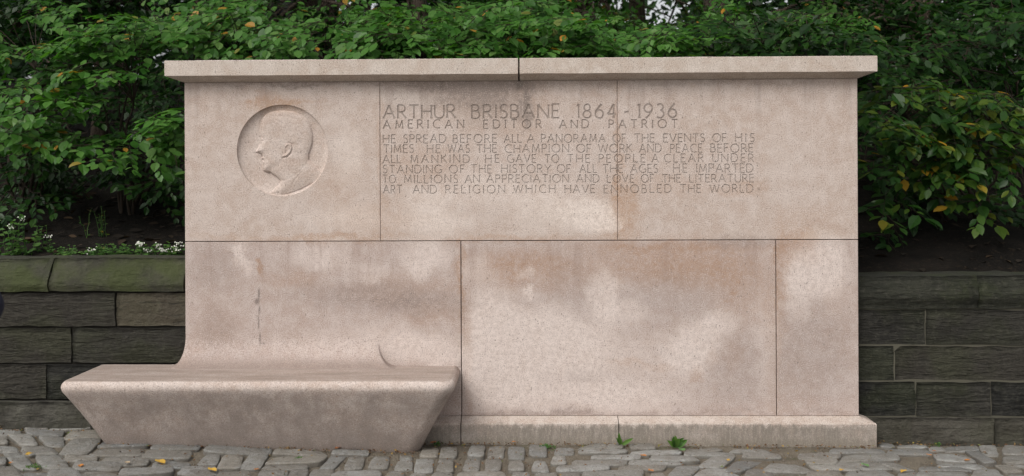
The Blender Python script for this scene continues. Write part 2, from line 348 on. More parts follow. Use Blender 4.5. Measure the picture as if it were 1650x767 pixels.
for (tl, bl, tr, br, sw, words) in LINES:
    for word, pa, pb in words:
        f = (pa-617)/600; zt = Zr(tl+(tr-tl)*f, 0, pa); zb = Zr(bl+(br-bl)*f, 0, pa); H = zt-zb
        xa, xb = X(pa, 0, bl), X(pb, 0, bl)
        if len(word) > 1: xa += sw*.3; xb -= sw*.3
        ws = [G[c][0]*H for c in word]; tot = sum(ws); span = xb-xa
        k = 1.
        if len(word) > 1:
            gap = (span-tot)/(len(word)-1)
            if gap < .0135:                       # squeeze wide words a little so that letters keep their spacing
                gap = .0135 if span > .12 else .012; k = (span-gap*(len(word)-1))/tot
        else: gap = 0; k = span/tot if word not in '.~' else 1.
        x = xa
        for c, wd in zip(word, ws):
            jy = random.uniform(-.0015, .0015); 
            for st in G[c][1]:
                for q in ribbon([(p[0]*k, p[1]) for p in st], sw*random.uniform(.88, 1.08), H, 1.45):
                    STROKES.append([(x+v.x, zb+jy+v.y) for v in q]); BIG.append(sw > .007)
            x += wd*k+gap

mc = at(454.9, 242.2, 0.0); MR = 74.1/1604*6.2855*1.0
def panel(name, x0, x1, z0, z1, mat, strokes=None, circle=None, label=None):
    v, f, mi = panel_mesh(x0, x1, z0, z1, strokes, circle)
    o = mesh(name, v, f, None, memo, mats=[mat, M['stone_cut'], M['stone_cut_small']], mi=mi)
    return tag(o, label)
g1, g2, g3 = .0012, .0022, .0024
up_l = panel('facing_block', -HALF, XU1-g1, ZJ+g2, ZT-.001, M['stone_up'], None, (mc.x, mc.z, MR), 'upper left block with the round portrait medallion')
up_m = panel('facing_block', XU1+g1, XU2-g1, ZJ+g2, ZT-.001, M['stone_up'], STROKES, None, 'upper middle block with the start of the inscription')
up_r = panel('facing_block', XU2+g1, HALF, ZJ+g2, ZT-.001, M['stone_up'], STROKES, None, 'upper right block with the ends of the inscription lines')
panel('facing_block', XL1+g3, XL2-g3, ZP+.001, ZJ-g2, M['stone_low'], label='large lower middle block with pale and rusty stains')
panel('facing_block', XL2+g3, HALF, ZP+.001, ZJ-g2, M['stone_low'], label='narrow lower right block')

# ---- portrait medallion: a dish with a bare-headed man's profile in low relief, facing left
prof = np.array([(300,172),(318,150),(350,128),(395,118),(455,116),(520,124),(575,146),(620,185),(645,235),(656,290),(653,345),(640,390),(628,420),(628,460),(672,500),(725,548),
 (700,590),(640,628),(560,668),(480,694),(395,706),(372,692),(355,690),(392,650),(420,625),(424,602),(392,576),(352,548),(328,545),(305,534),(298,514),(302,490),(297,470),(306,458),(292,448),(300,432),(296,420),(262,412),(252,400),(262,388),(280,355),(292,328),(286,308),(291,292),(286,262),(287,225)], float)
def uv(p): return (np.asarray(p, float)-np.array([447, 393]))/316.
PR = uv(prof)
def seg_dist(Pt, poly, closed=True):
    d = np.full(len(Pt), 9.); n = len(poly)
    for k in range(n if closed else n-1):
        a, b = poly[k], poly[(k+1) % n]; ab = b-a; t = np.clip(((Pt-a)@ab)/(ab@ab), 0, 1)
        d = np.minimum(d, np.hypot(*(Pt-a-t[:, None]*ab).T))
    return d
def inside(Pt, poly):
    c = np.zeros(len(Pt), bool); n = len(poly)
    for k in range(n):
        a, b = poly[k], poly[(k+1) % n]
        cond = ((a[1] > Pt[:, 1]) != (b[1] > Pt[:, 1])) & (Pt[:, 0] < (b[0]-a[0])*(Pt[:, 1]-a[1])/(b[1]-a[1]+1e-12)+a[0]); c ^= cond
    return c
def sst(x): x = np.clip(x, 0, 1); return x*x*(3-2*x)
NA, NR = 300, 120
rad = 1-np.linspace(0, 1, NR+1)[:-1]**1.15; ang = np.linspace(0, 2*np.pi, NA, endpoint=False)
rr, aa = np.meshgrid(rad, ang, indexing='ij'); Pt = np.stack([(rr*np.cos(aa)).ravel(), (rr*np.sin(aa)).ravel()], 1); Pt = np.vstack([Pt, [[0, 0]]])
r_ = np.hypot(*Pt.T)
dep = .036*np.sqrt(np.clip(1-r_**7, 0, 1))*(.72+.28*sst((-Pt[:, 0]+.5)))            # dish
ins = inside(Pt, PR); sd_ = seg_dist(Pt, PR)
rel = np.where(ins, .30*sst(sd_/.02)+.70*(1-np.exp(-sd_/.075)), 0)
dep = dep*(1-rel)+rel*.0035
dep = np.maximum(dep, 0)
def groove(pts, wd, d, closed=False):
    global dep
    q = uv(pts); s = seg_dist(Pt, q, closed); dep = dep+d*np.exp(-(s/wd)**2)
def ridge(pts, wd, d): groove(pts, wd, -d)
groove([(450,446),(478,440),(506,412),(518,380),(512,352),(492,340)], .018, .0050)        # ear
ridge([(456,432),(480,424),(500,402),(508,378),(500,356),(482,350),(470,366)], .020, .0045)
groove([(470,372),(480,392),(470,408)], .02, .0035)
groove([(296,300),(318,318),(308,328)], .020, .0050); groove([(290,296),(322,304),(338,318)], .018, .0028)   # brow and eye
groove([(262,408),(282,408)], .022, .0095); groove([(296,432),(306,446),(300,452)], .014, .0035)                 # nostril, lips
groove([(308,420),(312,440),(306,460)], .02, .0022); groove([(330,545),(352,542),(392,572),(424,604)], .018, .0045)  # jaw
groove([(352,525),(400,505),(440,470)], .05, .0022); groove([(420,612),(422,660),(416,690)], .014, .0032)
groove([(424,604),(470,600),(540,560),(600,500),(628,462)], .018, .0010); groove([(500,668),(530,600),(575,545)], .016, .0016)
groove([(318,170),(400,156),(480,160),(545,180)], .03, .0018); groove([(340,345),(350,400),(335,440)], .05, .0012)
dep[:NA] = 0
mv = [(mc.x+p[0]*MR, d, mc.z-p[1]*MR) for p, d in zip(Pt, dep)]
mf = [[i*NA+j, i*NA+(j+1) % NA, (i+1)*NA+(j+1) % NA, (i+1)*NA+j] for i in range(NR-1) for j in range(NA)]
mf += [[(NR-1)*NA+j, (NR-1)*NA+(j+1) % NA, NR*NA] for j in range(NA)]
M['stone_relief'] = stone('granite_relief', (1.07, 1.018, .985), relief=True)
md = mesh('medallion', mv, [f[::-1] for f in mf], M['stone_relief'], memo, smooth=True)
tag(md, 'round sunken medallion with a man\'s head carved in profile facing left')

# ---- backrest block: plane face that sweeps forward and outward into the seat
SZ, CR, CY, CX, BR = .47, .185, .115, .088, .13
def cv(t): t = min(max(t, 0), 1); return 1-math.sqrt(max(1-(1-t)**2, 0))
zs = [SZ-.006]+[SZ+CR*(k/16)**1.3 for k in range(17)]+list(np.linspace(SZ+CR+.04, ZJ-g2-.003, 10))+[ZJ-g2]
xr = XL1-g3; V_, F_ = [], []; NC = 44; NRt = 8; rows = []
xb0 = X(611, 0, 560)
for z in zs:
    t = (z-SZ)/CR; c = cv(t)*CY; xl = -HALF-cv(t)*CX; xb = xb0+cv((z-SZ)/BR)*.115
    ztop = .003 if z == zs[-1] else 0
    row = []; s = len(V_)
    V_.append((xl, .45, z))
    for k in range(8):                                                       # rounded outer corner of the sweep
        a = math.pi/2*k/7; rc = .004+.10*cv(t); V_.append((xl+rc*(1-math.cos(a)), ztop-c+rc*(1-math.sin(a)), z))
    rc = .004+.10*cv(t)
    for k in range(1, NC): V_.append((xl+rc+(xb-.004-xl-rc)*k/NC, ztop-c, z))
    V_.append((xb-.004, ztop-c, z)); V_.append((xb, ztop-max(c-.004, 0), z)); V_.append((xb+.001, ztop, z))
    for k in range(1, NRt): V_.append((xb+.001+(xr-.003-xb)*k/NRt, ztop, z))
    V_.append((xr-.003, ztop, z)); V_.append((xr, ztop+.003, z)); V_.append((xr, .45, z))
    rows.append((s, len(V_)-s))
n = rows[0][1]
for i in range(len(zs)-1):
    for k in range(n-1):
        a = rows[i][0]+k; b = rows[i+1][0]+k; F_.append([a, a+1, b+1, b])
F_.append([rows[-1][0]+k for k in range(n)]); F_.append([rows[0][0]+k for k in range(n)][::-1])
o = mesh('backrest', V_, F_, M['stone_foot'], memo)
for p in o.data.polygons: p.use_smooth = len(p.vertices) == 4 and p.center.z < SZ+CR+.02 and p.center.x < xb0+.0
tag(o, 'lower left block, curving forward at its foot into the bench seat')
bmobj('facing_block', box_bm(-1.5, xr, 0.0, .42, ZP+.001, SZ-.008, .002), M['stone_low'], memo)['label'] = 'short face of stone showing behind the bench end'

# ---- bench: rounded slab nose over a body that tapers to the ground
def bench():
    verts, faces = [], []; N = 9
    def ring(z, xl, xr_, yf, yb, rl, rr2):
        s = len(verts); verts.append((xl, yb, z))
        for k in range(N): a = math.pi/2*k/(N-1); verts.append((xl+rl*(1-math.cos(a)), yf+rl*(1-math.sin(a)), z))
        for k in range(1, 40): verts.append((xl+rl+(xr_-rr2-xl-rl)*k/40, yf, z))
        for k in range(N): a = math.pi/2*(1-k/(N-1)); verts.append((xr_-rr2*(1-math.cos(a)), yf+rr2*(1-math.sin(a)), z))
        verts.append((xr_, yb, z)); return s, len(verts)-s
    rings = []
    XLt, XRt, YF, YB = -2.715, -.379, -.485, .052
    for z in np.linspace(-.06, .404, 8):
        f = (z+.0)/.404; g = math.sin(min(max(f, 0), 1)*math.pi)*.006
        rings.append(ring(z, -2.505+(XLt+.006+2.505)*f+g, -.605+(XRt-.006+.605)*f-g, -.275+(YF+.006+.275)*f+g, YB, .05, .085))
    rn = .042
    for k in range(1, 14):
        a = -30+120*k/13; e = rn*(1-math.cos(R(a)))
        rings.append(ring(.428+rn*math.sin(R(a)), XLt+e*1.0, XRt-e*.9, YF+e, YB, .055, .085))
    s_prev = None
    for e, dz in ((.06, .0004), (.12, .0), (.20, -.001)):
        rings.append(ring(.4705+dz*.5, XLt+rn+e, XRt-rn-e, YF+rn+e, YB, .05, .05))
    n = rings[0][1]
    for i in range(len(rings)-1):
        for k in range(n):
            a, b = rings[i][0], rings[i+1][0]; faces.append([a+k, a+(k+1) % n, b+(k+1) % n, b+k])
    faces.append([rings[-1][0]+k for k in range(n)]); faces.append([rings[0][0]+k for k in range(n)][::-1])
    return verts, faces
v, f = bench()
for i, p in enumerate(v):            # hand-finished stone is never dead straight
    q = Vector(p); d = noise.noise(q*2.3)*.005+noise.noise(q*9)*.0015
    if q.y < .03: v[i] = (q.x+d*.5, q.y+d, q.z+(d*.6 if q.z < .46 else d*.25))
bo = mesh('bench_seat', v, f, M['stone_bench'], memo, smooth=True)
for p in bo.data.polygons:
    if (abs(p.normal.y) > .99 and p.center.y > .04) or len(p.vertices) > 4 or (p.normal.z > .98 and p.center.z > .465): p.use_smooth = False
tag(bo, 'stone bench with rounded front lip and sides tapering in towards the ground')

# ---- plinth course with weathered top
def hip(name, x0, x1, ends, zb, label=None):
    """moulded strip: vertical face, sloping top; ends = (left return, right return)"""
    P_ = []
    for (y, z) in ((-OP, zb), (-OP, ZP2-.006), (-OP+.005, ZP2), (-.001, ZP), (.30, ZP)):
        P_.append((y, z))
    nx = max(2, int((x1-x0)/.05)); verts = []; faces = []
    for i in range(nx+1):
        x = x0+(x1-x0)*i/nx
        for (y, z) in P_:
            xx = x
            if ends[1] and i == nx: xx = x1+(OP if y <= -OP else (OP-.005 if y < -.04 else 0))
            if ends[0] and i == 0: xx = x0-(OP if y <= -OP else (OP-.005 if y < -.04 else 0))
            dn = noise.noise(Vector((xx*5, z*9, 3)))*.0025 if 0 < i < nx else 0
            verts.append((xx, y+(dn if y < -.01 else 0), z+(dn*.6 if z > zb+.01 and y < -.01 else 0)))
    m = len(P_)
    for i in range(nx):
        for k in range(m-1): a = i*m+k; faces.append([a, a+m, a+m+1, a+1])
    if ends[1]:   # return along the right-hand end
        s = len(verts); e = nx*m
        for (off, z) in ((OP, zb), (OP, ZP2-.006), (OP-.005, ZP2), (.001, ZP)): verts.append((x1+off, .40, z))
        for k in range(3): faces.append([e+k, s+k, s+k+1, e+k+1])
    else: faces.append([nx*m+k for k in range(m)]+[len(verts)]); verts.append((x1, .30, zb))
    faces.append([k for k in range(m)][::-1]+[len(verts)]); verts.append((x0, .30, zb))
    o = mesh(name, verts, faces, M['stone_plinth'], memo); return tag(o, label)
XP = X(997, -.08, 690)
hip('plinth_stone', -1.6, XL1-.003, (0, 0), -.08)
hip('plinth_stone', XL1+.003, XP-.0025, (0, 0), -.08)
hip('plinth_stone', XP+.0025, HALF, (0, 1), -.10)

# ---- cap stones
def capst(x0, x1, ends):
    oc = .0931; yb = .60
    prof_ = [(.0, ZT), (-oc, 2.3049), (-oc, 2.3985), (-oc+.004, 2.4015), (yb, 2.425), (yb, ZT)]
    nx = 36; verts = []; faces = []
    for i in range(nx+1):
        x = x0+(x1-x0)*i/nx
        for j, (y, z) in enumerate(prof_):
            xx = x
            if ends[0] and i == 0 and 0 < j < 5: xx = x0-oc+(.003 if j > 2 else 0)
            if ends[1] and i == nx and 0 < j < 5: xx = x1+oc-(.003 if j > 2 else 0)
            d = noise.noise(Vector((xx*4, j*3., 9)))*.0022
            verts.append((xx, y+(d if j in (1, 2, 3) else 0), z+(d if j in (1, 2, 3) else 0)))
    m = len(prof_)
    for i in range(nx):
        for k in range(m): a = i*m+k; b = i*m+(k+1) % m; faces.append([a, b, b+m, a+m][::-1])
    faces.append(list(range(m))); faces.append([nx*m+k for k in range(m)][::-1])
    return verts, faces
xc = X(836, -.09, 107)
for (a, b, e, lb) in ((-HALF, xc-.006, (1, 0), 'left cap stone'), (xc+.005, HALF, (0, 1), 'right cap stone')):
    v, f = capst(a, b, e); tag(mesh('cap_stone', v, f, M['stone_cap'], memo), lb)

# ------------------------------------------------------------------ rough park walls
def wallmat(name, c0, c1, moss, ridged=1.):
    g = NT(name); P = g.pos(); oi = g.n('ShaderNodeObjectInfo').outputs['Random']
    off = g.n('ShaderNodeCombineXYZ'); g.put(off.inputs[0], g.math('MULTIPLY', oi, 17.)); g.put(off.inputs[2], g.math('MULTIPLY', oi, 9.))
    ad = g.n('ShaderNodeVectorMath', _operation='ADD'); g.put(ad.inputs[0], P); g.put(ad.inputs[1], off.outputs[0]); Q = ad.outputs[0]
    n1, _ = g.noise(Q, 4, 6, .6); n2, _ = g.noise(Q, 30, 5, .65)
    rz, _ = g.noise(g.scale(Q, (6, 6, 40)), 1.0, 5, .6, .8)
    b = g.mix(g.rng(n1, .3, .7), c0, c1); b = g.mix(g.rng(oi, .3, .95, 0, .45), b, (.055, .047, .036))
    b = g.mix(g.rng(n2, .45, .75, 0, .35), b, (.10, .095, .075)); b = g.mix(g.rng(rz, .45, .3, 0, .65), b, (.018, .017, .014))
    ms = g.math('MULTIPLY', g.rng(g.noise(Q, 2.1, 5, .6)[0], .42, .62), moss); b = g.mix(ms, b, (.055, .075, .014))
    lich = g.rng(g.noise(P, 11, 3)[0], .68, .74, 0, .5); b = g.mix(g.math('MULTIPLY', lich, .5), b, (.12, .115, .075))
    h = g.math('ADD', g.math('MULTIPLY', rz, 1.6*ridged), g.math('MULTIPLY', n2, .9))
    return g.fin(b, .88, g.bump(h, 1., .022), .3)
M['wall'] = wallmat('dark_sandstone', (.010, .010, .009), (.031, .030, .026), .15)
M['wall_smooth'] = wallmat('brown_sandstone', (.060, .050, .035), (.085, .072, .050), .10, .25)
M['cope'] = wallmat('mossy_sandstone', (.026, .026, .019), (.055, .054, .038), .50, .5)
M['cope_r'] = wallmat('dark_coping', (.012, .013, .009), (.030, .031, .022), .3, .8)
M['base'] = wallmat('grey_base_stone', (.040, .037, .030), (.095, .09, .076), .1, .35)
M['mortar'] = NT('pale_mortar').fin((.085, .08, .06), .95)
M['void'] = NT('earth_behind_wall').fin((.015, .013, .01), .95)
def rough_block(name, x0, x1, z0, z1, y, mat, parent, amp=.015, depth=.28, prof=None, seed=0., label=None, gap=.004):
    x0 += gap; x1 -= gap; z0 += gap*.8; z1 -= gap*.8
    nx = max(6, int((x1-x0)/.035)); nz = max(4, int((z1-z0)/.03)); V2, F2 = [], []
    for i in range(nx+1):
        for k in range(nz+1):
            u, v_ = i/nx, k/nz; x = x0+(x1-x0)*u; z = z0+(z1-z0)*v_
            e = min(u*(x1-x0), (1-u)*(x1-x0), v_*(z1-z0), (1-v_)*(z1-z0))
            q = Vector((x*6, seed, z*16)); d = noise.noise(q)*amp+noise.noise(q*2.7)*amp*.45
            rd = .010*max(0, 1-e/.022)**2
            yy = y+rd-d*min(1, e/.02)
            if prof: yy += prof(v_)
            jx = noise.noise(Vector((seed, z*14, x)))*.009 if u in (0, 1) else 0; jz = noise.noise(Vector((x*9, seed, z)))*.008 if v_ in (0, 1) else 0
            V2.append((x+jx, yy, z+jz))
    for i in range(nx):
        for k in range(nz): a = i*(nz+1)+k; F2.append([a, a+nz+1, a+nz+2, a+1])
    # sides to the back
    bd = [i*(nz+1) for i in range(nx+1)]+[nx*(nz+1)+k for k in range(1, nz+1)]+[i*(nz+1)+nz for i in range(nx-1, -1, -1)]+[k for k in range(nz-1, 0, -1)]
    s = len(V2)
    for b in bd: V2.append((V2[b][0], y+depth, V2[b][2]))
    for j in range(len(bd)): F2.append([bd[j], s+j, s+(j+1) % len(bd), bd[(j+1) % len(bd)]][::-1])
    o = mesh(name, V2, F2, mat, parent, smooth=True)
    for p in o.data.polygons: p.use_smooth = p.index < nx*nz
    return tag(o, label)
YL, YR = .062, .10
wl = empty('stone_wall', (-4, .2, 0), 'low dark sandstone wall with mossy coping left of the memorial behind the bench end', 'wall', kind='thing')
wr = empty('stone_wall', (4, .25, -.04), 'low dark sandstone wall with pale joints right of the memorial', 'wall', kind='thing')
def zl(py): return at(150, py, YL).z
def zr_(py): return at(1500, py, YR).z
bmobj('wall_core', box_bm(-7, -2.0, YL+.03, YL+.33, -.1, zl(440), 0), M['void'], wl)
rc_ = bmobj('wall_core', box_bm(2.0, 7, YR+.0145, YR+.33, -.25, zr_(470), 0), M['mortar'], wr)
def course(w, side, rows_, Yf, z0, z1, xs, mat, py, **k):
    for a, b in zip(xs[:-1], xs[1:]):
        m = mat
        if isinstance(b, tuple): b, m = b
        if isinstance(a, tuple): a = a[0]
        xa = a if abs(a) < 20 and a < 0 and a > -8 or (a in (7, 6, 5, 4)) else X(a, Yf, py)
        xb = b if (abs(b) < 20 and b < 0 and b > -8) or (b in (7, 6, 5, 4)) else X(b, Yf, py)
        rough_block(rows_, xa, xb, z0, z1, Yf+random.uniform(-.004, .006), m, w, seed=random.uniform(0, 50), **k)
course(wl, 0, 'wall_stone', YL, zl(527), zl(472), [-7, -6.1, -5.2, -4.2, 185, (330, M['wall_smooth'])], M['wall'], 500, gap=.005)
course(wl, 0, 'wall_stone', YL, zl(586.5), zl(528.5), [-7, -5.7, -4.7, -3.9, 114, 330], M['wall'], 555, gap=.006)
course(wl, 0, 'wall_stone', YL, zl(644), zl(587.5), [-7, -6.3, -5.1, -4.3, 74, 174, 330], M['wall'], 615, gap=.004)
course(wl, 0, 'base_stone', YL-.035, -.06, zl(646), [-7, -5.6, -4.1, -2.75, 280], M['base'], 665, gap=.003)
cp = lambda v_: .02 if v_ < .06 else (.0+.105*max(0, (v_-.24))/.76 if v_ > .24 else .0)
course(wl, 0, 'coping_stone', -.03+YL, zl(470.5), zl(416.5), [-7, -5.5, -4.3, 75, 294.5], M['cope'], 440, prof=cp, gap=.005, depth=.36, amp=.016)
course(wr, 1, 'wall_stone', YR, zr_(556.5), zr_(499), [1340, 1492, 1690, 5, 6, 7], M['wall'], 530, gap=.0045, amp=.008)
course(wr, 1, 'wall_stone', YR, zr_(614.5), zr_(557.5), [1340, 1441.5, 1665, 4, 5, 7], M['wall'], 585, gap=.0045, amp=.008)
course(wr, 1, 'wall_stone', YR, zr_(671.5), zr_(615.5), [1340, 1477, 1598, 1740, 5, 6, 7], M['wall'], 643, gap=.0045, amp=.008)
course(wr, 1, 'base_stone', YR-.02, -.2, zr_(672.5), [1340, 1604, 4, 5, 6, 7], M['base'], 695, gap=.0025)
cpr = lambda v_: (.035 if v_ < .20 else (.05*max(0, (v_-.3))/.7 if v_ > .3 else .0))
course(wr, 1, 'coping_stone', YR-.04, zr_(498), zr_(444.5), [1340, 1580, 1790, 5, 7], M['cope_r'], 470, prof=cpr, gap=.003, depth=.36, amp=.010)

# ------------------------------------------------------------------ ground
def gz(x, y):
    p = [(-60, .25), (-3.2, .055), (-2.5, .045), (-.6, 0), (0, 0), (2.2, -.018), (3, -.03), (60, -.2)]
    z = np.interp(x, [a for a, _ in p], [b for _, b in p])
    if x > 2.15: z -= .028*min(max((y+.1)/.2, 0), 1)*min((x-2.15)/.2, 1)
    return float(z)
def ground_at(px, py):
    z = 0.
    for _ in range(6): p = at(px, py, Z=z); z = gz(p.x, p.y)
    return p
def dirtmat():
    g = NT('sandy_joint_soil'); P = g.pos()
    n1, _ = g.noise(P, 5, 6, .6); n2, _ = g.noise(P, 60, 5, .7); v = g.voro(P, 95)
    b = g.mix(g.rng(n1, .3, .7), (.15, .128, .098), (.225, .195, .152)); b = g.mix(g.rng(n2, .45, .75, 0, .6), b, (.06, .05, .038))
    b = g.mix(g.rng(v, .35, .15, 0, .5), b, (.22, .20, .17))
    ms = g.rng(g.noise(P, 3.3, 4)[0], .60, .70, 0, .5); b = g.mix(ms, b, (.07, .085, .03))
    return g.fin(b, .92, g.bump(g.math('ADD', n2, g.math('MULTIPLY', v, -.5)), 1., .018), .2)
M['dirt'] = dirtmat()
xs = sorted(set([-60, -40, -25, -15, -10]+[round(x, 3) for x in np.arange(-7, 7.01, .06)]+[10, 15, 25, 40, 60]))
ys = [-60, -40, -25, -14, -9]+[round(y, 3) for y in np.arange(-6.5, -1.3, .4)]+[round(y, 3) for y in np.arange(-1.3, .42, .035)]
gv = []; 
for y in ys:
    for x in xs:
        d = noise.noise(Vector((x*7, y*7, 0)))*.006+noise.noise(Vector((x*22, y*22, 4)))*.003 if y > -1.3 and abs(x) < 7 else 0
        gv.append((x, y, gz(x, y)-.006+d))
nxs = len(xs); gf = [[j*nxs+i, j*nxs+i+1, (j+1)*nxs+i+1, (j+1)*nxs+i] for j in range(len(ys)-1) for i in range(nxs-1)]
ground = tag(mesh('ground', gv, gf, M['dirt'], smooth=True), kind='structure')
pave = tag(bpy.data.objects.new('cobbled_pavement', None), kind='structure'); COL.objects.link(pave)

def cobmat():
    g = NT('granite_cobble'); P = g.pos(); oi = g.n('ShaderNodeObjectInfo').outputs['Random']; ri = g.n('ShaderNodeNewGeometry').outputs['Random Per Island']
    r = g.math('FRACT', g.math('ADD', oi, ri))
    b = g.ramp(r, [(0, (.17, .17, .165)), (.2, (.29, .285, .265)), (.45, (.22, .205, .18)), (.65, (.36, .36, .345)), (.85, (.29, .265, .225)), (1, (.18, .17, .155))])
    n1, _ = g.noise(P, 11, 6, .65); n2, _ = g.noise(P, 150, 4, .7)
    b = g.mix(g.rng(n1, .42, .66, 0, .65), b, (.20, .18, .15)); b = g.mix(g.rng(n1, .42, .28, 0, .5), b, (.40, .42, .42))
    n5, _ = g.noise(g.scale(P, (1, 1, 1)), 42, 5, .7); b = g.mix(g.rng(n5, .54, .66, 0, .6), b, (.10, .10, .095)); b = g.mix(g.rng(n5, .46, .32, 0, .5), b, (.42, .43, .42))
    b = g.mix(g.rng(n2, .5, .7, 0, .6), b, (.07, .07, .07)); b = g.mix(g.rng(n2, .45, .3, 0, .45), b, (.45, .45, .44))
    nz = g.sep(g.n('ShaderNodeNewGeometry').outputs['Normal'])[2]
    zc = g.rng(nz, .75, .35, 0, .6); b = g.mix(zc, b, (.10, .085, .065))       # soil stuck to the flanks
    return g.fin(b, .62, g.bump(g.math('ADD', n1, g.math('ADD', g.math('MULTIPLY', n5, .8), g.math('MULTIPLY', n2, .4))), 1., .018), .4)
M['cobble'] = cobmat()
def cobble_geo(quad, h, seed):
    """domed sett from four ground corners (tl, tr, br, bl)"""
    q = [Vector(p) for p in quad]; c = sum(q, Vector())/4
    out = []
    N = 4
    for k in range(4):
        a, b = q[k], q[(k+1) % 4]
        for j in range(N): out.append(a.lerp(b, j/N))
    m = len(out); L = max((q[0]-q[1]).length, (q[1]-q[2]).length); sh = min((q[0]-q[3]).length, (q[0]-q[1]).length)
    o2 = []
    for i, p in enumerate(out):      # round the corners
        pr, nx_ = out[(i-1) % m], out[(i+1) % m]; k = .36 if i % N == 0 else .03
        pp = c+(p.lerp((pr+nx_)/2, k)-c)*1.12; pp += Vector((noise.noise(Vector((p.x*18, p.y*18, seed))), noise.noise(Vector((p.x*18, p.y*18, seed+5))), 0))*.007
        o2.append(pp)
    V3, F3 = [], []
    tx, ty = random.uniform(-.05, .05), random.uniform(-.07, .03)
    for (s, dz) in ((1.0, -.045), (1.0, h-.009), (.95, h-.003), (.84, h+.0005), (.5, h+.002)):
        for p in o2:
            d = p-c; l = d.length; e = (1-s)*min(sh, .12)*.5 if s > .5 else None
            pp = c+d*(1-e/l) if e is not None and l > 1e-4 else c+d*s
            n_ = noise.noise(Vector((pp.x*22, pp.y*22, seed)))*.006 if s < 1 else 0
            V3.append((pp.x, pp.y, pp.z+dz+n_+(pp.x-c.x)*tx+(pp.y-c.y)*ty))
    for r_i in range(4):
        for i in range(m): a = r_i*m+i; b = r_i*m+(i+1) % m; F3.append([a, b, b+m, a+m][::-1])
    s = len(V3); V3.append((c.x, c.y, c.z+h+.0022)); F3 += [[4*m+i, s, 4*m+(i+1) % m] for i in range(m)]
    return V3, F3
CROPS = {'A': (0, 660, 4.714), 'B': (330, 690, 4.714), 'C': (660, 690, 4.714), 'D': (980, 690, 4.714), 'E': (1300, 690, 4.714)}
COB = {  # top-left x, top-right x, top row, bottom-left x, bottom-right x, bottom row
'A': [(-90,150,122,-100,155,150),(205,390,110,185,360,158),(430,640,110,370,690,162),(200,480,162,225,470,208),(-80,150,160,-90,150,200),(60,230,202,150,290,275),(290,490,214,360,480,280),
 (560,730,165,480,775,232),(560,770,240,450,660,345),(800,1120,244,745,1110,292),(1190,1530,236,1150,1500,318),(750,1080,297,680,1070,360),(1150,1450,312,1080,1430,388),(165,380,275,180,440,350),
 (20,180,325,130,280,460),(270,470,360,330,520,460),(510,740,357,490,720,405),(800,1120,366,770,1110,428),(590,920,412,560,900,468),(940,1310,446,910,1290,505),(1180,1440,398,1160,1420,448),
 (390,560,455,350,620,520),(-60,50,370,-60,40,430),(-80,120,285,-80,140,325),(1400,1640,432,1350,1640,504),(650,880,476,640,900,520),(-60,110,440,-60,180,520),(-70,50,220,-60,60,270)],
'B': [(60,490,127,0,490,200),(10,115,205,-60,90,290),(150,290,205,95,270,318),(350,485,205,272,415,318),(560,850,160,520,930,210),(550,920,217,460,860,285),(470,780,290,440,760,322),(960,1075,210,870,980,318),
 (980,1240,180,970,1230,212),(1100,1220,225,1060,1190,312),(1290,1400,222,1240,1390,312),(1485,1575,216,1440,1575,322),(1010,1320,332,960,1330,385),(-120,80,325,-140,60,390),(105,340,325,90,340,390),(430,630,326,400,610,390),
 (820,980,324,780,950,390),(1400,1510,330,1360,1510,390),(655,790,326,630,770,390)],
'C': [(100,220,155,80,210,228),(245,360,160,230,350,232),(55,180,242,35,175,336),(230,330,242,200,330,340),(465,570,140,440,560,232),(605,720,148,590,715,225),(425,535,238,405,525,332),(580,695,232,570,690,336),
 (755,870,155,750,870,236),(915,1035,148,910,1040,216),(1115,1245,158,1105,1245,202),(760,850,258,750,870,335),(950,1030,248,925,1060,340),(1100,1175,208,1070,1190,282),(1440,1610,112,1275,1615,158),(1300,1640,168,1295,1640,198),
 (1255,1635,243,1250,1635,288),(1135,1505,290,1130,1500,336),(390,700,337,370,720,390),(785,900,342,770,920,390),(1340,1770,332,1330,1740,390),(190,310,346,160,330,390),(30,120,346,-20,130,390),(960,1110,348,950,1120,390),(1150,1290,344,1140,1300,390)],
'D': [(-110,235,210,-110,240,244),(170,320,118,175,360,170),(190,540,178,180,540,212),(620,800,160,580,870,188),(600,940,192,590,955,224),(335,630,220,322,690,266),(180,540,250,170,550,290),(100,440,292,90,400,328),
 (780,960,228,680,870,302),(950,1150,165,925,1230,194),(1040,1280,200,1020,1310,236),(970,1170,250,890,1010,345),(1240,1420,278,1180,1600,345),(520,700,294,455,620,372),(730,900,314,640,1010,380),(1530,1740,243,1510,1730,288),
 (1060,1220,326,1040,1260,390),(330,420,345,310,460,390)],
'E': [(200,550,165,180,585,202),(-60,250,190,-50,235,238),(300,670,210,265,695,256),(-10,200,244,60,420,325),(240,540,256,430,650,322),(545,660,272,690,820,338),(550,640,108,560,670,152),(700,880,125,695,920,150),
 (640,900,162,620,960,206),(920,1030,150,940,1060,178),(1060,1290,146,1050,1300,180),(1310,1430,140,1340,1460,210),(1500,1690,145,1490,1720,210),(965,1190,200,1000,1290,268),(1205,1310,186,1340,1440,280),(1015,1300,274,1000,1370,310),
 (870,1170,306,860,1250,340),(1425,1560,290,1500,1640,350),(1290,1430,328,1250,1500,390),(320,560,336,300,680,390),(860,1200,346,850,1230,390),(20,230,330,0,280,385),(1490,1700,222,1510,1720,280),(1480,1560,262,1560,1700,300),
 (1530,1700,352,1560,1760,400),(700,840,345,690,840,390)]}
nc = 0; centers = []
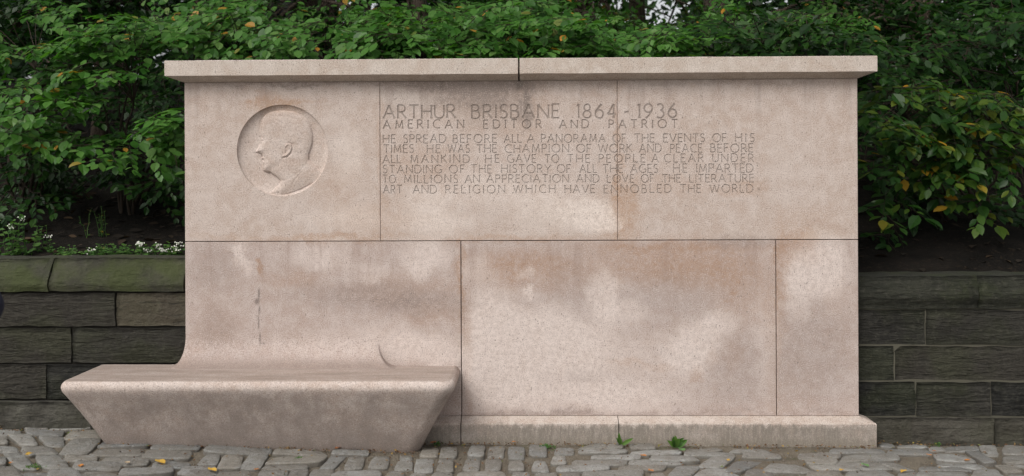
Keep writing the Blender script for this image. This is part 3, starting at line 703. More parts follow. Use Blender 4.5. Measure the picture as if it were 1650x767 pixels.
for k, L in COB.items():
    ox, oy, sc = CROPS[k]
    for (a, b, y0, c, d, y1) in L:
        q = [ground_at(ox+a/sc, oy+y0/sc), ground_at(ox+b/sc, oy+y0/sc), ground_at(ox+d/sc, oy+y1/sc), ground_at(ox+c/sc, oy+y1/sc)]
        v, f = cobble_geo(q, .006+random.uniform(-.004, .008), nc*1.7); mesh('cobble', v, f, M['cobble'], pave, smooth=True); nc += 1
# further setts towards the street and to the sides, one merged sheet beyond the picture's edge
V5, F5 = [], []
def sett(x, y, lx, ly, rot):
    global nc
    ca, sa = math.cos(rot), math.sin(rot); q = []
    for (a, b) in ((-1, 1), (1, 1), (1, -1), (-1, -1)):
        X_, Y_ = x+a*lx/2*ca-b*ly/2*sa, y+a*lx/2*sa+b*ly/2*ca; q.append(Vector((X_, Y_, gz(X_, Y_))))
    v, f = cobble_geo(q, .006+random.uniform(-.004, .006), random.uniform(0, 90)); s = len(V5); V5.extend(v); F5.extend([[i+s for i in g_] for g_ in f])
y = -.94
while y > -3.3:
    x = -7+random.uniform(0, .2)
    while x < 7:
        lx = random.uniform(.16, .24); sett(x+lx/2, y, lx-.02, .085, random.uniform(-.05, .05)); x += lx
    y -= .108
for sx in (-1, 1):
    y = -.83
    while y < (-.10 if sx > 0 else -.02):
        x = 3.35*sx
        while abs(x) < 6.9:
            lx = random.uniform(.16, .24); sett(x+sx*lx/2, y, lx-.02, .085, random.uniform(-.05, .05)); x += sx*lx
        y += .108
tag(mesh('street_cobbles', V5, F5, M['cobble'], smooth=True), 'rows of worn granite cobbles running on towards the street', 'cobbles', kind='stuff')
# grit lying in the joints
V6, F6 = [], []
for _ in range(2600):
    x = random.uniform(-3.4, 3.4); y = random.uniform(-.86, -.05 if abs(x) < 2.3 else .12); s = random.uniform(.0015, .0055); z = gz(x, y)-.008+random.uniform(0, .004)
    b = len(V6); V6 += [(x+s*a+random.uniform(-.3, .3)*s, y+s*c, z+s*d) for a, c, d in ((1, 0, 0), (-.5, .87, 0), (-.5, -.87, 0), (0, 0, 1))]
    F6 += [[b, b+1, b+3], [b+1, b+2, b+3], [b+2, b, b+3]]
M['grit'] = NT('grit').fin((.24, .22, .19), .9)
tag(mesh('grit', V6, F6, M['grit']), 'loose grit and crumbs in the joints between the cobbles', 'grit', kind='stuff')
# ------------------------------------------------------------------ hillside behind the walls
def hz(x, y):
    t = max(y-.38, 0)
    z = (1.10 if x < 0 else .98)+.24*t if t < 9 else (1.10 if x < 0 else .98)+2.16+.04*(t-9)
    if x > 0: z += min(t, 6)*.02
    return z+noise.noise(Vector((x*.8, y*.8, 2)))*.10*min(t, 1)+noise.noise(Vector((x*3, y*3, 5)))*.03*min(t, 1)
def soil():
    g = NT('dark_woodland_soil'); P = g.pos(); n1, _ = g.noise(P, 2.5, 6, .65); n2, _ = g.noise(P, 28, 5, .7)
    b = g.mix(g.rng(n1, .35, .65), (.005, .004, .003), (.012, .0095, .0075)); b = g.mix(g.rng(n2, .55, .7, 0, .7), b, (.05, .035, .022))
    return g.fin(b, .95, g.bump(n2, .9, .03), .15)
M['soil'] = soil()
hx = [-60, -40, -28, -20, -14]+[round(v, 2) for v in np.arange(-10, 10.01, .25)]+[14, 20, 28, 40, 60]
hy = [.30, .45]+[round(v, 2) for v in np.arange(.7, 10, .3)]+[11, 13, 16, 20, 25, 32, 40, 60, 90]
hv = [(x, y, hz(x, y)-(.35 if y < .4 else 0)) for y in hy for x in hx]; n_ = len(hx)
tag(mesh('hillside', hv, [[j*n_+i, j*n_+i+1, (j+1)*n_+i+1, (j+1)*n_+i] for j in range(len(hy)-1) for i in range(n_-1)], M['soil'], smooth=True), kind='structure')

# ------------------------------------------------------------------ foliage
def leafmat(name, stops, trans=.35, rough=.45, spec=.35):
    g = NT(name); oi = g.n('ShaderNodeObjectInfo').outputs['Random']; ri = g.n('ShaderNodeNewGeometry').outputs['Random Per Island']
    r = g.math('FRACT', g.math('ADD', g.math('MULTIPLY', oi, 7.31), ri))
    b = g.ramp(r, stops); P = g.pos(); n1, _ = g.noise(P, 1.6, 3); b = g.mix(g.rng(n1, .35, .7, 0, .4), b, g.mix(1., b, (.62, .75, .6), 'MULTIPLY'))
    g.fin(b, rough, None, spec)
    tr = g.n('ShaderNodeBsdfTranslucent'); g.put(tr.inputs[0], g.mix(1., b, (1.25, 1.5, .55), 'MULTIPLY'))
    mx = g.n('ShaderNodeMixShader'); mx.inputs[0].default_value = trans
    g.t.links.new(g.p.outputs[0], mx.inputs[1]); g.t.links.new(tr.outputs[0], mx.inputs[2]); g.t.links.new(mx.outputs[0], g.out.inputs[0])
    return g.m
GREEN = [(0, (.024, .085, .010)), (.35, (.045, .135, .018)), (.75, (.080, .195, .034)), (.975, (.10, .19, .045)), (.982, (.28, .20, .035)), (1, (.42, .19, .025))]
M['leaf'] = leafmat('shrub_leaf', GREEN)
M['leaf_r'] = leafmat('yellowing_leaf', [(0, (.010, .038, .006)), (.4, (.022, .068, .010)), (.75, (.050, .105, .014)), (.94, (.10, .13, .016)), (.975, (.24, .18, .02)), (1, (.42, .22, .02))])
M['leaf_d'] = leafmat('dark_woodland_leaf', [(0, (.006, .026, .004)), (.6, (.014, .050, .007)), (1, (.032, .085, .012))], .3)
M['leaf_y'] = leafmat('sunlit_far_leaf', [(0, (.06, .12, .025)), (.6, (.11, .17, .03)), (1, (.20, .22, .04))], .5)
M['herb'] = leafmat('herb_leaf', [(0, (.05, .12, .03)), (.6, (.08, .17, .04)), (1, (.12, .21, .05))])
M['petal'] = NT('white_petal').fin((.75, .75, .68), .7)
g = NT('bark'); P = g.pos(); n1, _ = g.noise(g.scale(P, (9, 9, 2)), 3, 6, .65)
M['bark'] = g.fin(g.mix(g.rng(n1, .35, .65), (.05, .038, .028), (.13, .10, .078)), .9, g.bump(n1, 1, .03), .2)
M['twig'] = NT('twig').fin((.035, .026, .018), .85)

# leaf outline in its own plane: x along the blade, y across, z folds up at the margins
LV = np.array([(0, 0, 0), (.26, .23, .05), (.55, .27, .055), (.82, .15, .02), (1, 0, -.06), (.82, -.15, .02), (.55, -.27, .055), (.26, -.23, .05), (.5, 0, -.005)])
LF = [[0, 8, 1], [1, 8, 2], [2, 8, 3], [3, 8, 4], [4, 8, 5], [5, 8, 6], [6, 8, 7], [7, 8, 0]]
LVs = np.array([(0, 0, 0), (.45, .28, .05), (1, 0, -.04), (.45, -.28, .05)]); LFs = [[0, 3, 2, 1][::-1]]
def frames(pos, axis, nrm, size):
    a = axis/np.linalg.norm(axis, axis=1, keepdims=True); n = nrm-(nrm*a).sum(1, keepdims=True)*a; n /= np.linalg.norm(n, axis=1, keepdims=True)+1e-9
    b = np.cross(n, a); return a, b, n
def leaf_mesh(name, pos, axis, nrm, size, mat, parent, simple=False, kind='stuff', wid=1.):
    if not len(pos): return None
    a, b, n = frames(pos, axis, nrm, size); T = LVs if simple else LV; FF = LFs if simple else LF
    V = pos[:, None, :]+size[:, None, None]*(T[None, :, 0:1]*a[:, None]+wid*T[None, :, 1:2]*b[:, None]+T[None, :, 2:3]*n[:, None])
    m, k = len(pos), len(T); V = V.reshape(-1, 3); F = (np.array(FF)[None]+(np.arange(m)*k)[:, None, None]).reshape(-1, len(FF[0]))
    me = bpy.data.meshes.new(name); me.vertices.add(len(V)); me.vertices.foreach_set('co', V.ravel().astype(np.float32))
    nl = F.shape[1]; me.loops.add(F.size); me.loops.foreach_set('vertex_index', F.ravel().astype(np.int32))
    me.polygons.add(len(F)); me.polygons.foreach_set('loop_start', np.arange(0, F.size, nl, dtype=np.int32)); me.polygons.foreach_set('loop_total', np.full(len(F), nl, np.int32))
    me.materials.append(mat); me.update(calc_edges=True); me.validate()
    o = link(bpy.data.objects.new(name, me), parent)
    if kind: o['kind'] = kind
    return o
LEAFME = {}
def leaf_data(mat, wid, k):
    key = (mat.name, wid, k)
    if key not in LEAFME:
        T = LV.copy(); T[:, 1] *= wid*(1+.12*(k-1)); T[:, 2] *= 1+.8*(k-1); me = bpy.data.meshes.new('leaf'); me.from_pydata([tuple(v) for v in T], [], LF); me.materials.append(mat); LEAFME[key] = me
    return LEAFME[key]
def leaf_objs(pos, axis, nrm, size, mat, parent, wid=1.):
    a, b, n = frames(pos, axis, nrm, size)
    for i in range(len(pos)):
        o = bpy.data.objects.new('leaf', leaf_data(mat, wid, i % 3)); COL.objects.link(o); o.parent = parent; s = size[i]
        p = pos[i]-np.array(parent.location)
        o.matrix_local = Matrix([[a[i][r]*s, b[i][r]*s, n[i][r]*s, p[r]] for r in range(3)]+[[0, 0, 0, 1]])
GAPS = [(545, 3, 24, 9), (600, 10, 10, 5), (686, 34, 6, 8), (752, 38, 5, 4), (1002, 4, 34, 12), (1066, 14, 40, 20), (1085, 30, 12, 12), (955, 30, 5, 5), (840, 22, 6, 6), (432, 6, 5, 5), (495, 3, 14, 6), (455, 12, 20, 17)]
def open_sky(P):
    """True where a leaf would close one of the few windows through the wood"""
    x, y, z = topx(P); m = np.zeros(len(P), bool); u = rng.random(len(P))
    for (a, b, rx, ry) in GAPS:
        e = ((x-a)/rx)**2+((y-b)/ry)**2; m |= (e < 1.0) & (u < .88) | (e < 1.9) & (u < .5)
    return m
def topx(P):
    d = P-np.array(CAM); z = d@np.array(fw); return 825+FPX*(d@np.array(rt))/z, 383.5+SHIFT-FPX*(d@np.array(up))/z, z
def tube(V, F, pts, r0, r1, n=5):
    s = len(V)
    for i, p in enumerate(pts):
        a = pts[max(i-1, 0)]; b = pts[min(i+1, len(pts)-1)]; t = (b-a).normalized(); u = t.cross(Vector((.3, .2, .93))); u.normalize(); v = t.cross(u)
        r = r0+(r1-r0)*i/(len(pts)-1)
        for k in range(n): an = 2*math.pi*k/n; V.append(p+u*(r*math.cos(an))+v*(r*math.sin(an)))
    for i in range(len(pts)-1):
        for k in range(n): F.append([s+i*n+k, s+i*n+(k+1) % n, s+(i+1)*n+(k+1) % n, s+(i+1)*n+k])
def curve_pts(a, b, sag, n=7, wig=.04, seed=0):
    out = []
    for i in range(n):
        t = i/(n-1); p = a.lerp(b, t); p.z += sag*4*t*(1-t)
        p += Vector((noise.noise(Vector((t*3, seed, 0))), noise.noise(Vector((t*3, seed, 7))), noise.noise(Vector((t*3, seed, 13)))))*wig*4*t*(1-t); out.append(p)
    return out
def spray(c, heading, L, ls, rs, tilt):
    """a fan of twigs with alternate leaves; heading is level, the fan's plane leans by tilt towards the street"""
    h = Vector((math.cos(heading), math.sin(heading), rs.uniform(-.30, .12))).normalized()
    n = Vector((rs.uniform(-.25, .25), -tilt+rs.uniform(-.2, .2), 1)).normalized(); n = (n-h*n.dot(h)).normalized(); sd_ = n.cross(h)
    LP, LA, LN, LS, tw = [], [], [], [], []
    start = c-h*L*.5
    def twig(p, d, l, lev):
        pts = [p]; q = p.copy(); dd = d.copy(); step = ls*.42; m = max(2, int(l/step)); sidek = 1
        for i in range(m):
            dd = (dd+Vector((0, 0, -.035))+Vector((rs.uniform(-.08, .08), rs.uniform(-.08, .08), rs.uniform(-.05, .05)))).normalized(); q = q+dd*step; pts.append(q.copy())
            sidek = -sidek
            if lev == 0 and i % 3 == 1 and i < m-1: twig(q, (dd*.75+sd_*sidek*.7).normalized(), l*(1-i/m)*.62+ls, 1)
            else:
                ax = (dd*rs.uniform(.4, .8)+sd_*sidek*rs.uniform(.6, .9)+Vector((0, 0, rs.uniform(-.35, .05)))).normalized()
                LP.append(q+ax*ls*.10); LA.append(ax); LN.append((n+Vector((rs.uniform(-.35, .35), rs.uniform(-.35, .35), rs.uniform(-.2, .2)))).normalized()); LS.append(ls*rs.uniform(.5, 1.3))
        LP.append(q); LA.append(dd); LN.append(n); LS.append(ls*rs.uniform(.7, 1.1)); tw.append(pts)
    twig(start, h, L, 0)
    return LP, LA, LN, LS, tw, start
def shrub(name, base, zones, label, cat, group, mat, ls, nobj, tilt=.75, wid=1., L=(.28, .5), seed=1, stems=7):
    """zones: (px, py, rx, ry, number, depth from, depth to) – where the leafy sprays of this shrub reach"""
    rs = random.Random(seed); root = empty(name, base, label, cat, group)
    P, A, N_, Sz = [], [], [], []; TV, TF = [], []; SV, SF = [], []
    starts = []
    for (px, py, rx, ry, cnt, d0, d1) in zones:
        for _ in range(cnt):
            a = rs.uniform(0, 6.283); r = math.sqrt(rs.random()); y = rs.uniform(d0, d1)
            c = at(px+rx*r*math.cos(a), py+ry*r*math.sin(a), y)
            if c.z < hz(c.x, c.y)+.08: continue
            lp, la, ln, lsz, tw, st = spray(c, rs.choice([-1.57, 0, 3.14, -1.57, -.7, -2.4, 3.6])+rs.uniform(-.6, .6), rs.uniform(*L), ls, rs, tilt)
            lim = [i for i, q in enumerate(lp) if not (-2.36 < q.x < 2.36 and q.y < .74 and q.z < 2.46) and q.z > hz(q.x, q.y)+.01]
            P += [lp[i] for i in lim]; A += [la[i] for i in lim]; N_ += [ln[i] for i in lim]; Sz += [lsz[i] for i in lim]
            for t in tw:
                if all(q.y > .66 or q.z > 2.46 or abs(q.x) > 2.3 for q in t): tube(TV, TF, t, .0022, .001, 3)
            starts.append(st)
    P, A, N_, Sz = (np.array([tuple(v) for v in q]) for q in (P, A, N_, [(s,) for s in Sz])); Sz = Sz[:, 0]
    B = Vector(base); tops = []
    for k in range(stems):
        an = rs.uniform(0, 6.28); tgt = rs.choice(starts); mid = B.lerp(tgt, .62)+Vector((rs.uniform(-.15, .15), .15, .18)); pts = curve_pts(B+Vector((math.cos(an)*.06, math.sin(an)*.06, -.06)), mid, .1, 8, .12, k*3.3+seed)
        V, F = [], []; tube(V, F, pts, .013, .006, 7); mesh('stem', V, F, M['twig'], root, smooth=True); tops.append(pts)
    for st in starts:
        pts = min(tops, key=lambda t: min((q-st).length for q in t)); q = min(pts[3:], key=lambda q: (q-st).length)
        cp_ = curve_pts(q, st, .05, 5, .05, st.x)
        if all(abs(p.x) > 2.35 or p.y > .66 or p.z > 2.46 for p in cp_): tube(TV, TF, cp_, .006, .0025, 4)
    if TV: tag(mesh('twigs', TV, TF, M['twig'], root), kind='stuff')
    kp = ~open_sky(P); P, A, N_, Sz = P[kp], A[kp], N_[kp], Sz[kp]
    px, py, z = topx(P); vis = (px > 2) & (px < 1648) & (py > 2) & (py < 440); score = np.where(vis, Sz/z*(1.5-.5*np.clip((P[:, 1]-P[:, 1].min())/1.5, 0, 1)), 0)
    order = np.argsort(-score); near = order[:nobj]; rest = order[nobj:]
    leaf_objs(P[near], A[near], N_[near], Sz[near], mat, root, wid)
    leaf_mesh('foliage', P[rest], A[rest], N_[rest], Sz[rest], mat, root, wid=wid)
    return root, len(P)
SH = 'shrubs growing behind the memorial'
tot = 0
def go(*a, **k):
    global tot
    r, n = shrub(*a, **k); tot += n; return r
def base(px, y): p = at(px, 300, y); return (p.x, y, hz(p.x, y))
go('shrub', base(40, 1.7), [(60, 55, 110, 22, 9, .8, 1.6), (50, 150, 90, 34, 12, .7, 1.4), (30, 215, 60, 16, 6, .7, 1.2), (-60, 120, 60, 120, 8, .8, 1.8), (0, 15, 120, 20, 5, 1.2, 2.4)],
   'leafy green shrub at the far left, above the mossy coping', 'shrub', SH, M['leaf'], .084, 230, seed=3, wid=1.25)
go('shrub', base(205, 1.6), [(140, 108, 70, 16, 8, .7, 1.2), (180, 45, 80, 26, 9, .9, 1.9), (150, 224, 60, 14, 7, .7, 1.0), (262, 200, 34, 26, 6, .55, .8), (275, 235, 20, 20, 3, .5, .7), (225, 70, 40, 20, 3, .9, 1.5)],
   'green shrub between the far left shrub and the left edge of the memorial', 'shrub', SH, M['leaf'], .084, 230, seed=11, wid=1.25)
go('shrub', base(340, 2.2), [(360, 50, 110, 34, 26, .95, 2.0), (300, 30, 80, 40, 10, 1.4, 2.4), (440, 60, 60, 26, 10, 1.2, 2.2), (380, 88, 110, 10, 8, 1.1, 1.8), (380, 10, 110, 14, 8, 1.8, 2.6)],
   'dense green shrub rising above the left cap stone over the medallion', 'shrub', SH, M['leaf'], .084, 230, seed=21, wid=1.25)
go('shrub', base(600, 2.3), [(600, 56, 70, 16, 14, .85, 1.4), (640, 30, 90, 22, 12, 1.0, 1.9), (740, 70, 60, 14, 8, .85, 1.3), (780, 40, 60, 34, 14, .9, 1.8), (730, 10, 110, 12, 6, 1.4, 2.4)],
   'green shrub with a low shelf of leaves above the cap left of its joint', 'shrub', SH, M['leaf'], .084, 230, seed=31, wid=1.25)
go('shrub', base(930, 2.3), [(880, 45, 70, 34, 20, .85, 1.7), (980, 66, 80, 22, 16, .85, 1.5), (1080, 66, 60, 18, 11, .9, 1.5), (900, 10, 60, 14, 5, 1.4, 2.2), (840, 70, 40, 18, 6, .85, 1.3)],
   'pale green shrub above the right cap stone just right of its joint', 'shrub', SH, M['leaf'], .084, 230, seed=41, wid=1.25)
go('shrub', base(1250, 2.2), [(1190, 45, 70, 34, 14, 1.0, 2.0), (1290, 50, 80, 34, 14, 1.0, 2.0), (1380, 70, 50, 22, 6, .85, 1.4), (1230, 80, 110, 10, 7, .95, 1.5)],
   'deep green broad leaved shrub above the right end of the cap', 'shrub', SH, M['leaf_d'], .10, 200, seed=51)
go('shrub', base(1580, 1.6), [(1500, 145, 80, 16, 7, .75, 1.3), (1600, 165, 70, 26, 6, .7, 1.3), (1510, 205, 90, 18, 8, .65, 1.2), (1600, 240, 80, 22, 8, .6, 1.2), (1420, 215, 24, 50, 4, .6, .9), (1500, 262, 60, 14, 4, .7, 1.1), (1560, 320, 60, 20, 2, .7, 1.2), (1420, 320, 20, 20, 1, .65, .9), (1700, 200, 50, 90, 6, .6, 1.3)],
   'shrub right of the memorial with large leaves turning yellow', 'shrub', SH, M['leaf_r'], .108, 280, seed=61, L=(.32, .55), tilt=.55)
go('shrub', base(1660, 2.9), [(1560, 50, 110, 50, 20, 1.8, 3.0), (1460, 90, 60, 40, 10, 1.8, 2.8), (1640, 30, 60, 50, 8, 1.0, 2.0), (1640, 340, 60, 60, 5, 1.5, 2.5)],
   'dark shrub at the upper right corner behind the yellowing shrub', 'shrub', SH, M['leaf_d'], .10, 150, seed=71)

US = 'dark undergrowth on the slope'
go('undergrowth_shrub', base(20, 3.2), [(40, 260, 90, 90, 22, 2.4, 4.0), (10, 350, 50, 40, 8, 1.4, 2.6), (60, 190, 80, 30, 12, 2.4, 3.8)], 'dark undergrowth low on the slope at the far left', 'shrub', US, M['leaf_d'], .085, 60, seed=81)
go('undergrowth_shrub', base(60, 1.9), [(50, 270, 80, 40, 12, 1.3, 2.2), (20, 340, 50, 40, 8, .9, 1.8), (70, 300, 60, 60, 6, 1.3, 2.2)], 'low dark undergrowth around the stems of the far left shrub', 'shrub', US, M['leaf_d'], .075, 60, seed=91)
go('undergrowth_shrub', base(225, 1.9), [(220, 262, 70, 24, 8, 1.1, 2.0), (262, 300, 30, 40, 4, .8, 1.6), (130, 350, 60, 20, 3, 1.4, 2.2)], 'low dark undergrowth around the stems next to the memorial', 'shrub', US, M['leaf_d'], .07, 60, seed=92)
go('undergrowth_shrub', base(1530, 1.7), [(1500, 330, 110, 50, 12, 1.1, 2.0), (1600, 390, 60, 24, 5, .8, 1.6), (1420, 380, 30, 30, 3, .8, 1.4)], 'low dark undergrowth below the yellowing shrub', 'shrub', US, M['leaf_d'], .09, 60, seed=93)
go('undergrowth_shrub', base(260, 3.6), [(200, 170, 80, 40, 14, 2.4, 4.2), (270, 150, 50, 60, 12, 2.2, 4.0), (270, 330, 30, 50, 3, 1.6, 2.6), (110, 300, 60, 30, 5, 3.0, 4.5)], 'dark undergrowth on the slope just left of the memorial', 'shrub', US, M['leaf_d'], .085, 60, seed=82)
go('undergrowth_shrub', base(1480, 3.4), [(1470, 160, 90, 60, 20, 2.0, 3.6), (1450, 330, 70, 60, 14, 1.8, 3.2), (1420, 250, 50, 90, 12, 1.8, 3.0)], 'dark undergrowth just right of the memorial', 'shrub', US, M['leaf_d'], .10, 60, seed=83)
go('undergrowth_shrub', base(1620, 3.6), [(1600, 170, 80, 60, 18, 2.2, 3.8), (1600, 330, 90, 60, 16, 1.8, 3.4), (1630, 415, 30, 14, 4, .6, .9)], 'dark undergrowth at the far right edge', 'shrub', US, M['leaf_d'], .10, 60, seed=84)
go('undergrowth_shrub', base(560, 3.4), [(520, 40, 120, 50, 24, 2.6, 4.2), (760, 40, 120, 50, 20, 2.6, 4.2)], 'undergrowth above the left cap stone, behind the front shrubs', 'shrub', US, M['leaf'], .085, 60, seed=85)
go('undergrowth_shrub', base(1080, 3.4), [(960, 55, 100, 35, 16, 2.6, 4.2), (1200, 40, 120, 50, 22, 2.6, 4.2), (1350, 40, 60, 50, 10, 2.6, 4.2)], 'undergrowth above the right cap stone, behind the front shrubs', 'shrub', US, M['leaf'], .085, 60, seed=86)

def tree(name, x, y, h, r, crown, label, group, mat, nl, ls, seed, limbs=6, simple=True, cat='tree'):
    """crown: (centre height, radius x, radius y, radius z)"""
    rs = random.Random(seed); z0 = hz(x, y)-.1; root = empty(name, (x, y, z0), label, cat, group)
    B = Vector((x, y, z0)); T = Vector((x+rs.uniform(-.4, .4), y+rs.uniform(-.3, .3), z0+h)); V, F = [], []
    pts = curve_pts(B, T, 0, 12, .25, seed); tube(V, F, pts, r, r*.35, 12)
    for i in range(12): V[i] = B+(V[i]-B)*1.5
    mesh('trunk', V, F, M['bark'], root, smooth=True)
    cz, rx, ry, rz = crown; cen = Vector((x, y, z0+cz)); clumps = []
    for k in range(limbs*5):
        a = rs.uniform(0, 6.28); u = rs.uniform(-1, 1); q = (rs.random())**.45; s = math.sqrt(1-u*u)
        clumps.append(cen+Vector((rx*q*s*math.cos(a), ry*q*s*math.sin(a), rz*q*u)))
    for k in range(limbs):
        c = clumps[k*5]; V, F = [], []; j = min(range(4, 12), key=lambda i: abs(pts[i].z-(c.z-.6*(c-pts[i]).length*.7)))
        cp_ = curve_pts(pts[j], c, .15, 7, .2, seed+k); tube(V, F, cp_, r*.35, .02, 7)
        for c2 in clumps[k*5+1:k*5+5]: tube(V, F, curve_pts(cp_[4], c2, .1, 5, .15, seed+k), .03, .01, 4)
        mesh('branch', V, F, M['bark'], root, smooth=True)
    ci = rng.integers(0, len(clumps), nl); C_ = np.array([tuple(c) for c in clumps])[ci]; cr = rx*.30
    P = C_+rng.normal(0, 1, (nl, 3))*np.array([cr*.75, cr*.75, cr*.42])
    A = rng.normal(0, 1, (nl, 3)); A[:, 2] = A[:, 2]*.4-.3; N_ = rng.normal(0, .55, (nl, 3))+np.array([0, -.35, 1.])
    Sz = ls*rng.uniform(.6, 1.2, nl)
    keep = (P[:, 2] > z0+.3) & ~open_sky(P); keep &= ~((np.abs(P[:, 0]) < 2.4) & (P[:, 1] < .9) & (P[:, 2] < 2.5))
    tag(leaf_mesh('crown', P[keep], A[keep], N_[keep], Sz[keep], mat, root, simple))
    return root
WG = 'trees of the wood on the hillside'
# nearer understorey and trunks, then the wood behind, then tall crowns above the view, added to shade the slope
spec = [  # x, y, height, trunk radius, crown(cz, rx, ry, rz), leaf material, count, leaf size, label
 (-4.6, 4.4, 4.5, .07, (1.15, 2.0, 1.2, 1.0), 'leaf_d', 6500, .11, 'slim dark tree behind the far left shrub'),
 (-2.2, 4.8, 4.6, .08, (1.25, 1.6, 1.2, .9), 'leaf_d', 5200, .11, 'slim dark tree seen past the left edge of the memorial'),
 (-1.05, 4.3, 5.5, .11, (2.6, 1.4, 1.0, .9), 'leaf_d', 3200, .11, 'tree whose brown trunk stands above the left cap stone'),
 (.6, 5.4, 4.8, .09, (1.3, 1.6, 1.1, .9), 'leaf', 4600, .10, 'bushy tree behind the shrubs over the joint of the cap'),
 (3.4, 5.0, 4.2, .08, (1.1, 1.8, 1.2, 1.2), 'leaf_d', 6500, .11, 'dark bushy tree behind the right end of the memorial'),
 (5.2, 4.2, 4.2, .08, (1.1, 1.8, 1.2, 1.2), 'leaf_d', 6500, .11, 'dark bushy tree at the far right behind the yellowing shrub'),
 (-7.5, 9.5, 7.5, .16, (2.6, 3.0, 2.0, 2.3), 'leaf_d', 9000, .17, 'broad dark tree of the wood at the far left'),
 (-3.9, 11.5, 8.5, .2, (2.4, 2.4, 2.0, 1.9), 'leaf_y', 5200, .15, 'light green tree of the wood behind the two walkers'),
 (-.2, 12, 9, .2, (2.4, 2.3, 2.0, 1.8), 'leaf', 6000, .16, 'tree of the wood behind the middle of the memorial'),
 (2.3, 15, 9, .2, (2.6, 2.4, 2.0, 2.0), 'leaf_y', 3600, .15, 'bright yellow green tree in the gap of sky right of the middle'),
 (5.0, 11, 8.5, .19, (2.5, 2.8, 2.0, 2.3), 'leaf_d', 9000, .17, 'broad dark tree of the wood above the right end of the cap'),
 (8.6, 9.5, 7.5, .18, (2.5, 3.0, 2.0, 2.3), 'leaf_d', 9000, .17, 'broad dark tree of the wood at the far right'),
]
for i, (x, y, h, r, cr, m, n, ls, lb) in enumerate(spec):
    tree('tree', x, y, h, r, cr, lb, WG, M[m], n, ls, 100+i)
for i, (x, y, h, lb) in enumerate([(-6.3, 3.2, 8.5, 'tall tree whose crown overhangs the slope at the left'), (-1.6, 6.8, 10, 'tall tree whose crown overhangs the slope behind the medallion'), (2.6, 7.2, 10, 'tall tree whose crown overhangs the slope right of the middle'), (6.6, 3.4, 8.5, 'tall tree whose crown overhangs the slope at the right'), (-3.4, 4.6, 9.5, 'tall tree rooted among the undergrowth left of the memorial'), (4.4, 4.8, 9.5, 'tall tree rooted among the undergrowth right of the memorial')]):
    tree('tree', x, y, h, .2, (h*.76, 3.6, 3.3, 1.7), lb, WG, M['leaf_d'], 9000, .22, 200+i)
# the far wood reads as one mass
n = 40000; P = np.stack([rng.uniform(-26, 26, n), rng.uniform(19, 30, n), np.zeros(n)], 1)
P[:, 2] = 3.2+rng.uniform(0, 1, n)**.8*(5.2+1.3*np.sin(P[:, 0]*.45+1)+.8*np.sin(P[:, 0]*1.3)+.5*np.sin(P[:, 0]*3.1+2))
A = rng.normal(0, 1, (n, 3)); N_ = rng.normal(0, .6, (n, 3))+np.array([0, -.5, .8])
kp = ~open_sky(P); P, A, N_ = P[kp], A[kp], N_[kp]; n = len(P)
tag(leaf_mesh('distant_wood', P, A, N_, .42*rng.uniform(.6, 1.3, n), M['leaf_d'], None, True), 'distant green wood closing the view at the top of the hill', 'wood', kind='stuff')

# dead leaves lying on the slope
n = 5200; P = np.stack([rng.uniform(-6, 6, n), rng.uniform(.5, 6.5, n), np.zeros(n)], 1); P[:, 2] = [hz(a, b)+.008 for a, b in P[:, :2]]
P = P[((np.abs(P[:, 0]) > 2.2) | (P[:, 1] > .7)) & ((P[:, 0] < 2) | (rng.random(n) < .35))]; n = len(P); A = rng.normal(0, 1, (n, 3)); A[:, 2] *= .25
M['litter'] = leafmat('leaf_litter', [(0, (.012, .008, .005)), (.7, (.03, .018, .010)), (.96, (.06, .035, .018)), (1, (.2, .13, .03))], .1, .8)
tag(leaf_mesh('leaf_litter', P, A, rng.normal(0, .3, (n, 3))+np.array([0, 0, 1]), rng.uniform(.05, .10, n), M['litter'], None), 'dead brown leaves lying on the dark slope behind the walls', 'leaf litter')
# ------------------------------------------------------------------ herbs on top of the left wall
def herb(px, py, y, hgt, nst, flowers, label, seed, ls=.032, mat='herb', spread=.10):
    rs = random.Random(seed); c = at(px, py, y); z0 = hz(c.x, y)-.03; root = empty('flowering_plant' if flowers else 'leafy_plant', (c.x, y, z0), label, 'plant', 'small plants along the top of the left wall')
    P, A, N_, Sz = [], [], [], []; V, F = [], []; heads = []
    for k in range(nst):
        a = rs.uniform(0, 6.28); r = spread*math.sqrt(rs.random()); b = Vector((c.x+r*math.cos(a)*1.3, y+r*math.sin(a)*.5, z0)); hh = hgt*rs.uniform(.6, 1.1)
        t = b+Vector((rs.uniform(-.05, .05), rs.uniform(-.06, .02), hh)); pts = curve_pts(b, t, 0, 6, .03, k+seed); tube(V, F, pts, .0022, .0012, 4)
        for i in range(1, 6):
            for sdd in (0, 1):
                an = rs.uniform(0, 6.28); ax = Vector((math.cos(an), math.sin(an), rs.uniform(-.1, .5))); P.append(pts[i]); A.append(ax); N_.append(Vector((rs.uniform(-.3, .3), -.6, 1))); Sz.append(ls*rs.uniform(.7, 1.3)*(1.15-i*.1))
        if k < flowers: heads.append(t)
    mesh('stems', V, F, M['herb'], root)
    leaf_mesh('foliage', *(np.array([tuple(v) for v in q]) for q in (P, A, N_)), np.array(Sz), M[mat], root, wid=1.3)
    for t in heads:
        V, F = [], []
        for i in range(10):
            q = t+Vector((rs.gauss(0, .013), rs.gauss(0, .010), rs.gauss(0, .007))); s = len(V)
            for k in range(5):
                an = k*1.2566; V.append(q+Vector((.0052*math.cos(an), rs.uniform(-.002, .002), .0052*math.sin(an))))
            V.append(q+Vector((0, -.003, 0))); F += [[s+k, s+(k+1) % 5, s+5] for k in range(5)]
        mesh('flower_head', V, F, M['petal'], root)
    return root
herb(22, 400, .50, .30, 14, 2, 'tall leafy plant with two white flowers at the left end of the mossy coping', 1, .045)
